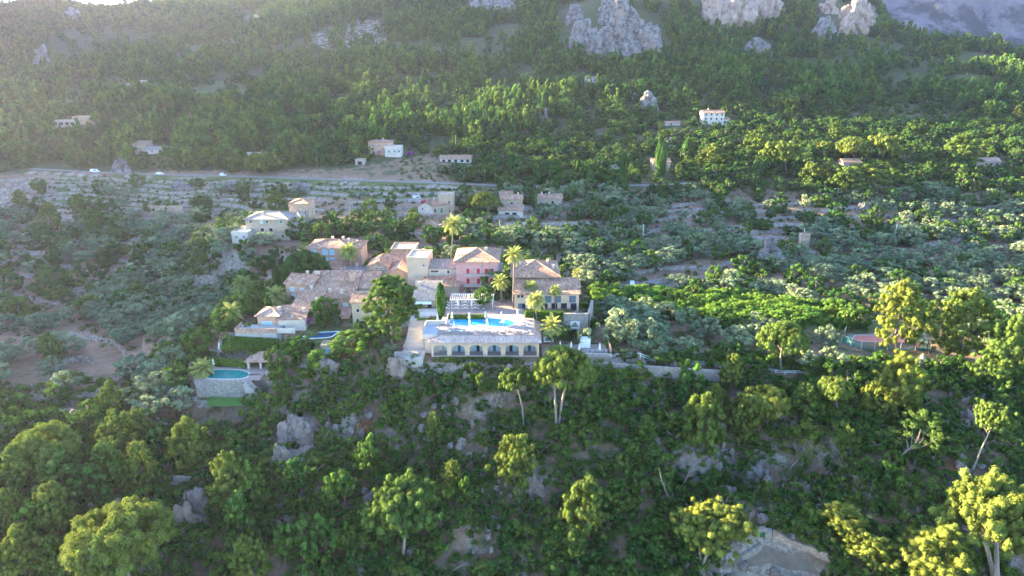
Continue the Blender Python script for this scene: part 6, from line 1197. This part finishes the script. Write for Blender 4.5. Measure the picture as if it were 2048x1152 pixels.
for i, (u, v, w, h, lb) in enumerate([(625, 752, 30, 24, 'rust-red shrub beside the garden shed'), (700, 702, 44, 26, 'orange dry shrub below the lawn'), (345, 828, 28, 20, 'orange shrub on the garden slope left of the pool wall'), (308, 790, 20, 16, 'small reddish shrub under the olives'), (445, 668, 26, 24, 'reddish shrub beside the lit garden tree'), (1905, 932, 34, 18, 'orange dead shrub on the right slope'), (1420, 870, 22, 18, 'rusty shrub beside the golden-tipped pine'), (735, 850, 34, 24, 'red-brown dead shrub on centre slope'), (975, 1115, 30, 20, 'brown dead shrub left of the white branches')]): gtree('dry_shrub', 'shrub', lb, u, v, w, h, 'rust', v + h * .3, var=i)
CM['bougain'] = [crown('bougainvillea', lobes_ovoid(16, .3, .9, .3, .8), 50, .09, M['purple'], .5, .5)]; ANG['bougain'] = (0, .9)
gtree('bougainvillea', 'shrub', 'purple bougainvillea climbing between white house and lit weeping tree', 617, 642, 13, 26, 'bougain', 655); gtree('bougainvillea', 'shrub', 'purple bougainvillea right of the pink villa', 822, 307, 18, 9, 'bougain', 311); gtree('bougainvillea', 'shrub', 'purple bougainvillea at the pink villa doorway', 756, 306, 12, 10, 'bougain', 310)
for i, (u, v, w, h, lb) in enumerate([(1238, 650, 66, 62, 'big olive tree with sunlit crown right of the sun deck'), (1285, 668, 60, 62, 'olive tree with lit top, second from the sun deck'), (1318, 690, 46, 44, 'round olive tree by the cliff path, third from the sun deck'), (1375, 692, 50, 42, 'grey-green olive tree alone by the cliff path'), (1232, 612, 60, 46, 'grey olive tree behind the lit olives'), (1285, 618, 58, 46, 'second grey olive tree behind the lit olives'), (1375, 640, 52, 46, 'olive tree behind the lone one by the cliff path'), (1420, 655, 52, 44, 'olive tree left of the lone umbrella pine, farther back'), (1470, 672, 50, 44, 'olive tree just left of the lone umbrella pine'), (1508, 690, 40, 36, 'small olive tree at the foot of the lone umbrella pine'), (1612, 716, 44, 36, 'olive tree right of the lone umbrella pine'), (1655, 672, 50, 44, 'olive tree against the left side of the court fence'), (1172, 672, 30, 34, 'small olive tree on the sun terrace between the cabanas'), (1665, 716, 50, 42, 'dark olive tree on red soil below the tennis court')]): gtree('olive_tree', 'olive tree', lb, u, v, w, h, 'olive', var=i)
# cypresses
for i, (u, v0, vb, w, lb) in enumerate([(1317, 284, 352, 14, 'tallest dark cypress left of the turret farmhouse'), (1325, 298, 350, 10, 'thinner cypress just behind the tallest one'), (1245, 318, 388, 13, 'dark cypress alone left of the turret farmhouse group'), (1373, 282, 322, 10, 'slim cypress right of the turret farmhouse'), (1366, 290, 318, 8, 'smaller slim cypress beside another right of the turret farmhouse'), (883, 572, 634, 16, 'ragged cypress beside the restaurant'), (558, 540, 580, 14, 'clipped cypress left of three behind the left village house'), (571, 532, 575, 14, 'clipped cypress middle of three behind the left village house'), (582, 540, 580, 18, 'widest clipped cypress of three behind the left village house'), (1155, 322, 345, 7, 'tiny cypress above the twin chimney house'), (1068, 388, 415, 8, 'narrow cypress left of the twin chimney house'), (1038, 388, 418, 10, 'narrow cypress right of the porch house'), (540, 596, 640, 14, 'dark cypress beside the orange-fruited palm'), (372, 675, 712, 10, 'small cypress at the left end of the garden'), (1942, 320, 345, 8, 'small cypress left of the verandah cottage'), (1176, 335, 372, 8, 'cypress in the dark wood right of centre'), (910, 268, 300, 8, 'cypress above the low white bungalow')]):
    p = ground(u, vb); s = mpp(u, vb, p.y); H_ = (vb - v0) * s / math.cos(R(14)); r = empty('cypress', p, i * 1.3, label=lb, cat='cypress tree'); mesh_obj('crown', CM['cypress'][0], r, (0, 0, H_ * .52), (w * s * .62, w * s * .62, H_ * .5)); m = MB(); m.tube([(0, 0, -.4), (0, 0, H_ * .4)], [.18, .12], 6); m.build('trunk', M['bark'], r)
# palms
def palm_meshes(nf, L, droop, seed):
    rs = random.Random(seed); m = MB(); dead = MB()
    for k in range(nf):
        an = k * 2.39996 + rs.uniform(-.2, .2); el = R(78) * (1 - k / nf) ** .8 - R(28) * (k / nf); l = L * rs.uniform(.85, 1.1); pts = []; d = Vector((math.cos(an) * math.cos(el), math.sin(an) * math.cos(el), math.sin(el))); p = Vector((0, 0, 0)); n_ = 9
        for i in range(n_ + 1): pts.append(p.copy()); p = p + d * (l / n_); d = (d + Vector((0, 0, -droop / n_ * (1 + i * .25)))).normalized()
        for i in range(n_):
            a, b_ = pts[i], pts[i + 1]; t = (b_ - a).normalized(); sd = t.cross(Vector((0, 0, 1))); sd = (sd if sd.length > .05 else Vector((1, 0, 0))).normalized(); wd = .17 * L * math.sin(math.pi * min(1, (i + 1.2) / (n_ + 1))) ** .7
            for s in (-1, 1):
                for q in (0, .5):
                    o0 = a.lerp(b_, q); o1 = a.lerp(b_, q + .32); tip = o0 + sd * s * wd + t * wd * .8 + Vector((0, 0, -wd * .45)); m.quad(o0, o1, tip + t * .05, tip)
    o = m.build('x', M['palm']); me = o.data; bpy.data.objects.remove(o); a = me.attributes.new('tint', 'FLOAT', 'POINT'); a.data.foreach_set('value', np.clip(rng.normal(1, .2, len(me.vertices)), .5, 1.5).astype(np.float32)); return me
PMS = [palm_meshes(46, 1.0, 1.1, 1), palm_meshes(40, 1.0, .8, 2)]
def palm(label, u, v, w, bv, bu=None, trunk_r=.22, hang=True, lm=None, grp='palm trees of the hotel gardens'):
    bu = bu if bu is not None else u; p = ground(bu, bv); s = mpp(u, v, p.y); c = Vector(at(u, v + 3, p.y)) - p; Lf = w * s * .55; r = empty('palm_tree', p, 0, label=label, cat='palm tree'); EXCL.append((p.x, p.y, 1.5))
    m = MB(); k = [Vector((0, 0, -.4)), Vector((c.x * .2, c.y * .2, c.z * .3)), Vector((c.x * .6, c.y * .6, c.z * .65)), c]; m.tube(k, [trunk_r * 1.3, trunk_r, trunk_r * .9, trunk_r * 1.1], 8); m.tube([c + Vector((0, 0, -.7)), c], [trunk_r * 1.3, trunk_r * 1.9], 8); m.build('trunk', M['bark'], r, smooth=True)
    mesh_obj('crown', PMS[len(label) % 2], r, c, (Lf, Lf, Lf), random.uniform(0, 6)); 
    if lm: LM.append((lm, u, v))
for a in [('tall bushy palm at the left end of the village gardens', 486, 566, 50, 612), ('palm with golden crown in front of the peach villa', 697, 500, 44, 540), ('very tall thin palm rising behind the blank tower block', 907, 448, 46, 528, 902, .2), ('very tall palm with curved trunk between the two hotels', 1029, 508, 44, 616, 1026, .25), ('stout palm on the court right of the pink hotel', 1002, 562, 40, 605, 1003, .38), ('left palm before the suite wing, rising to its roof', 1061, 572, 34, 610), ('right palm before the suite wing', 1111, 577, 28, 618), ('golden palm nearest the camera before the suite wing', 1072, 598, 46, 650, 1073), ('palm beside the cabanas right of the arcade', 1103, 650, 50, 692), ('palm with orange fruit behind the white terrace house', 553, 590, 50, 618), ('drooping palm left of the white terrace house', 462, 624, 50, 650), ('low spreading palm left of the green pool', 404, 735, 50, 765), ('small palm right of the hipped annex', 1157, 545, 30, 572), ('small palm on the red parapet terrace', 556, 648, 10, 656), ('tiny palm in the right orchards', 1388, 235, 12, 248)]: palm(*a)
# hedges
def hedge(label, pts, wd, ht, z=None, mat='vine'):
    P = [fl(*q[:2], z) if z else (Vector(at(*q)) if len(q) == 3 else ground(*q)) for q in pts]; L = []
    for a, b_ in zip(P[:-1], P[1:]):
        k = max(2, int((b_ - a).length / .55))
        for i in range(k):
            q = a.lerp(b_, i / k) - P[0]
            for hh in np.arange(.3, ht, .5):
                for s in np.arange(-wd / 2, wd / 2 + .01, .55): L.append((q.x + random.uniform(-.1, .1), q.y + s, q.z + hh, .42))
    me = crown('hedge', L, 26, .16, M[mat], .2, .85, tv=.12); o = bpy.data.objects.new('hedge', me); col.objects.link(o); o.location = P[0]; tag(o, label, 'hedge')
hedge('clipped hedge in front of the pergola terrace', [(900, 640), (975, 640)], 1.6, 1.8, 31.2); hedge('tall clipped hedge below the suite wing', [(1052, 638), (1128, 640)], 1.6, 2.4, 31.0); hedge('long clipped hedge behind the green pool', [(424, 728), (497, 735)], .8, 2.0, 20.9); hedge('ivy bank under the restaurant terrace', [(836, 650), (880, 650)], .8, 2.2, 29.6); hedge('flowering hedge at the foot of the arcade', [(880, 722), (985, 722), (1040, 724)], 1.0, 1.2, 25.3, 'bush')
hedge('low box hedge by the white house lawn', [(745, 648), (700, 645)], .8, .8, None)
hedge('ivy covering the wall under the red terrace parapet', [(466, 697, 166.3), (562, 702, 166.3)], .7, 3.6); hedge('creeper hanging on the bank right of the white terrace house', [(565, 705, 166), (612, 712, 165)], 1.6, 3.0)
# dead trees and fallen branches
def dead(name, label, u, v, du, dv, n_=9, sc=1.0):
    p = ground(u, v); top = Vector(at(u + du, v + dv, p.y)) - p; rs = random.Random(u); m = MB(); R0 = .2 * sc; k1 = top * .35 + Vector((.2, 0, .3)); m.tube([Vector((0, 0, -.3)), k1, top * .7 + Vector((-.2, 0, .2)), top], [R0, R0 * .8, R0 * .6, R0 * .25], 6); r = empty(name, p, 0, label=label, cat='dead tree'); m.build('trunk', M['barkpale'], r, smooth=True); m = MB()
    for k in range(n_):
        st = top * rs.uniform(.45, 1); e = st + Vector((rs.uniform(-1, 1), rs.uniform(-.6, .6), rs.uniform(-.5, .8))) * 2.6 * sc; m.tube([st, st.lerp(e, .5) + Vector((0, 0, .3)), e], [R0 * .3, R0 * .2, R0 * .08], 4)
    m.build('branch', M['barkpale'], r)
dead('dead_tree', 'bent dead tree with drooping pale branches on the ochre rock', 1355, 985, 40, -62, 14); dead('dead_tree', 'leaning bare dead trunk left of the bent dead tree', 1340, 1020, -22, -84, 3); dead('fallen_tree', 'white fallen dead tree with forked branches at the bottom edge', 892, 1150, 45, -24, 9, .8); dead('dead_tree', 'thin grey dead tree in the left centre scrub', 640, 900, 20, -40, 10, .7); dead('dead_tree', 'grey leafless tree on the slope above the thin pines', 600, 975, 20, -34, 12, .7); dead('dead_tree', 'leaning bare trunk left of the bright bottom pine', 1830, 1152, -30, -46, 4, .8); dead('dead_tree', 'bare grey twiggy tree right of the feathery pines', 1700, 800, -6, -60, 12, .6)
def edge(u): return np.interp(u, [0,450,700,900,1100,1300,1500,1700,2048], [338,340,332,300,262,215,215,235,245])
ROCKS = [(1225,72,112,62),(1150,40,40,35),(1485,30,82,36),(1660,20,30,60),(1718,38,40,38),(1520,103,30,26),(985,10,50,24),(1010,215,35,20),(1085,235,18,16),(1295,210,26,26),(1545,505,26,38),(60,125,30,20),(145,35,25,14)]
def rockfree(u, v):
    m = np.ones(len(u), bool)
    for (a, b, ru, rv) in ROCKS[:7]: m &= ((u - a) / ru) ** 2 + ((v - b) / rv) ** 2 > .95
    return m
ROCKY2 = [(600,95),(690,30),(770,40),(790,95),(700,120)]
CLEAR2 = [(540,152),(120,160),(60,240),(230,205),(420,205),(540,190)]
SPARSE = [(100,350),(900,368),(940,385),(820,402),(640,398),(560,440),(420,440),(60,440),(60,380)]
HOTEL = [(395,825),(370,700),(470,600),(560,545),(620,490),(880,490),(1130,500),(1180,600),(1230,712),(1100,714),(860,716),(640,700),(560,810)]
def d_pine(u, v, x, y):
    p = np.where(v < edge(u), .92, 0.0); p = np.where(zone(u, v, CLEAR2), .06, p); p = np.where(zone(u, v, ROCKY2), .2, p)
    p = np.where((v > 165) & (v < edge(u)) & (u > 1000), .6, p)
    p = np.where((v < 150) & (v > 60) & (u < 560) & (u > 100), .45, p); return p * rockfree(u, v) * (.12 + .88 * (fbm(x, y, 50, 4, 40) > .46))
def d_oak(u, v, x, y):
    p = np.where((v > edge(u)) & (v < 390) & (u > 880), .62, 0.0); p = np.where((v > 165) & (v < edge(u)), .35, p)
    p = np.where((v >= 390) & (v < 720) & (u > 900), .2, p); p = np.where((v > 440) & (v < 640) & (u < 900), .30, p); p = np.where((v < 350) & (u < 560) & (v > 205), .4, p)
    p = np.where(zone(u, v, SPARSE), .08, p); p = np.where(zone(u, v, HOTEL), 0, p); p = np.where(zone(u, v, CLEAR2), .1, p); return np.where(v > 700, 0, p)
CITR = [(1180,578),(1500,596),(1720,628),(1700,662),(1440,655),(1180,612)]
def d_olive(u, v, x, y):
    row = fbm(x, y, 30, 2, 90)
    p = np.where((v > 385) & (v < 705) & (u > 900), .66, 0.0); p = np.where((v > 430) & (v < 850) & (u < 620), .82, p)
    p = np.where((u > 1560) & (v > 395) & (v < 535), .42, p); p = np.where((u > 1600) & (v > 655), .0, p); p = np.where(zone(u, v, SPARSE), .05, p); p = np.where(zone(u, v, HOTEL, CITR), 0, p)
    p = np.where(zone(u, v, [(0,500),(0,600),(240,600),(240,510)]), .25, p); p = np.where(zone(u, v, [(0,750),(180,740),(300,760),(120,850),(0,870)]), .45, p)
    p = np.where((v > 680) & (u > 1180) & (v < 745), .25, p); p = np.where(zone(u, v, [(1560,640),(1800,640),(1800,760),(1560,760)]), 0, p)
    return p * (.08 + .92 * (row > .43)) * ((v < 705) | (u < 420))
def d_bush(u, v, x, y):
    p = np.where((v > 716) & (y < 165), .9, 0.0); p *= np.where(v < 790, 1, (.25 + .75 * (fbm(x, y, 9, 3, 66) > .41)))
    for (a, b, ru, rv) in [(1390,915,85,40),(590,880,48,46),(390,1010,40,40),(1060,960,34,40),(690,860,30,24),(1560,820,30,40),]:
        p = np.where(((u - a) / ru) ** 2 + ((v - b) / rv) ** 2 < 1, p * .28, p)
    p = np.where(zone(u, v, [(1430,1095),(1520,1060),(1660,1110),(1620,1160),(1400,1170)]), 0, p); p = np.where(zone(u, v, HOTEL), p * .0, p)
    p = np.where((u < 400) & (v < 850), p * .15, p); return np.where((u > 835) & (u < 1100) & (v < 752), 0, p)
def d_scrub(u, v, x, y):
    p = np.where(zone(u, v, SPARSE, CLEAR2), .5, 0.0); p = np.where((v > 385) & (v < 700), .3, p); p = np.where((v > 200) & (v < 385) & (u > 800), .5, p); p = np.where(zone(u, v, ROCKY2), .8, p); p = np.where(zone(u, v, CITR), 0, p)
    return np.where(zone(u, v, HOTEL), .0, p)
P = scatter(380, 1500, 8.2, d_pine, .95, hp=10); P = P[(P[:, 1] < 700) | (rng.uniform(0, 1, len(P)) < .8)]
print('pines', len(P)); plant_kind('pine_tree', 'pine tree', 'farpine', P, 8.6, 12.0, .12, 'pines of the wooded slope', 'pine_forest', 'dense green pine forest covering the mountain slope')
P = scatter(185, 700, 6.8, d_oak, .95, hp=6); print('oaks', len(P)); plant_kind('holm_oak', 'oak tree', 'oak', P, 8.2, 6.8, .0, 'dark round evergreen oaks', 'oak_woodland', 'dark green oak scrub between the orchards and the pines')
P = scatter(130, 380, 6.3, d_olive, .95, hp=5); print('olives', len(P)); plant_kind('olive_tree', 'olive tree', 'olive', P, 8.2, 5.8, .12, 'grey-green olive trees of the groves', 'olive_grove', 'grey-green olive trees of the far terraces')
P = scatter(88, 166, 3.0, d_bush, .95, hp=3.5); print('bushes', len(P)); plant_kind('shrub', 'shrub', 'bush', P, 4.3, 3.7, -.05, 'dark shrubs of the steep slope', 'maquis_scrub', 'dense dark scrub covering the steep slope below the hotel', wv=.42)
P = scatter(150, 480, 3.6, d_scrub, .95); print('scrub', len(P)); gn_scatter('low_scrub', 'low green scrub dotted over terraces and clearings', P, [x for x in bpy.data.objects if x.name.startswith('crown') and x.data in CM['bush']][:3], None, None, 1.9, 1.2, -.1)
P = scatter(150, 262, 3.4, lambda u, v, x, y: zone(u, v, HOTEL) * ~((u > 838) & (u < 1092) & (v > 655)) * .75 * (~zone(u, v, [(600,655),(740,650),(740,715),(640,700)])), .9, ex=.5); print('garden', len(P)); plant_kind('garden_bush', 'bush', 'vine2', P, 3.0, 2.6, -.05, 'green bushes of the hotel and village gardens', 'garden_bushes', 'garden bushes', wv=.45)
P = scatter(150, 160, 1.7, lambda u, v, x, y: ((u > 835) & (u < 1100) & (v > 722) & (v < 756)) * .9, .9); plant_kind('low_shrub', 'shrub', 'bush', P, 2.0, 1.2, -.05, 'low shrubs at the foot of the arcade', 'x', 'x')
P = scatter(90, 166, 1.9, lambda u, v, x, y: ((v > 716) & (y < 166) & ~zone(u, v, [(1430,1085),(1520,1060),(1660,1110),(1620,1160),(1400,1170)]) & ~((u > 835) & (u < 1100) & (v < 752))) * .7 * (fbm(x, y, 5, 2, 5) > .42), .95, hp=1.5); gn_scatter('undergrowth', 'low undergrowth and dry tufts between the shrubs of the steep slope', P, [x for x in bpy.data.objects if x.name.startswith('crown') and x.data in CM['vine2']][:4], None, None, 1.7, 1.1, -.1, .5)
P = scatter(90, 166, 1.6, lambda u, v, x, y: ((v > 725) & (y < 166)) * .35 * (fbm(x, y, 8, 3, 66) < .5), .95)
so_ = bpy.data.objects.new('loose_boulder', npmesh('loose_boulder', chunk(901), BF3, [M['cliffstone']])); col.objects.link(so_); pb = ground(1452, 1128); so_.location = pb; so_.scale = (.6, .5, .5); tag(so_, 'small pale stone lying between the white boulders and the sunken path', 'boulder')
gn_scatter('loose_stones', 'loose limestone rubble strewn over the steep slope', P, [so_], None, None, 1.5, 1.2, -.3, .6)
# citrus orchard in rows
P = scatter(170, 260, 3.6, lambda u, v, x, y: zone(u, v, CITR) * .95, .9); print('citrus', len(P)); plant_kind('citrus_tree', 'citrus tree', 'citrus', P, 4.5, 3.6, .0, 'bright green citrus trees of the orchard', 'citrus_orchard', 'bright green citrus orchard')
# ------------------------------------------------------------ a label of its own for every scattered plant
DESC = {'farpine': 'forest pine', 'oak': 'round evergreen oak', 'olive': 'grey-green olive tree', 'bush': 'dark shrub', 'citrus': 'green citrus tree', 'vine2': 'green garden bush'}
ORD = NTH
def nth(k):
    if k == 0: return 'nearest'
    if k < 12: return NTH[k] + ' nearest'
    k += 1; return '%d%s nearest' % (k, 'th' if 10 < k % 100 < 14 else {1: 'st', 2: 'nd', 3: 'rd'}.get(k % 10, 'th'))
DIRS = ['right of', 'behind and right of', 'behind', 'behind and left of', 'left of', 'in front and left of', 'in front of', 'in front and right of']
BK = {}
for (o, cat, ck, u, v) in TREES:
    best = min(LM, key=lambda L: (L[1] - u) ** 2 + ((L[2] - v) * 1.6) ** 2); dx, dy = u - best[1], (best[2] - v) * 1.6
    k = int(round(math.atan2(dy, dx) / (math.pi / 4))) % 8; BK.setdefault((ck, best[0], k), []).append((math.hypot(dx, dy), o))
for (ck, lm, k), L in BK.items():
    L.sort(key=lambda q: q[0])
    for i, (d_, o) in enumerate(L): o['label'] = '%s, %s %s %s' % (DESC[ck], nth(i) if len(L) > 1 else 'the only one', DIRS[k], lm)
# ------------------------------------------------------------ haze
mb = MB(); mb.box(-1750, 3400, -40, 3300, -90, 860)
hm = bpy.data.materials.new('haze'); hm.use_nodes = True; ht = hm.node_tree; ht.nodes.remove(ht.nodes['Principled BSDF'])
pv = ht.nodes.new('ShaderNodeVolumePrincipled'); pv.inputs['Density'].default_value = HAZE; pv.inputs['Color'].default_value = (.64, .64, 1.0, 1); pv.inputs['Anisotropy'].default_value = .55
ht.links.new(pv.outputs[0], ht.nodes['Material Output'].inputs['Volume'])
tag(mb.build('haze', hm), kind='stuff')
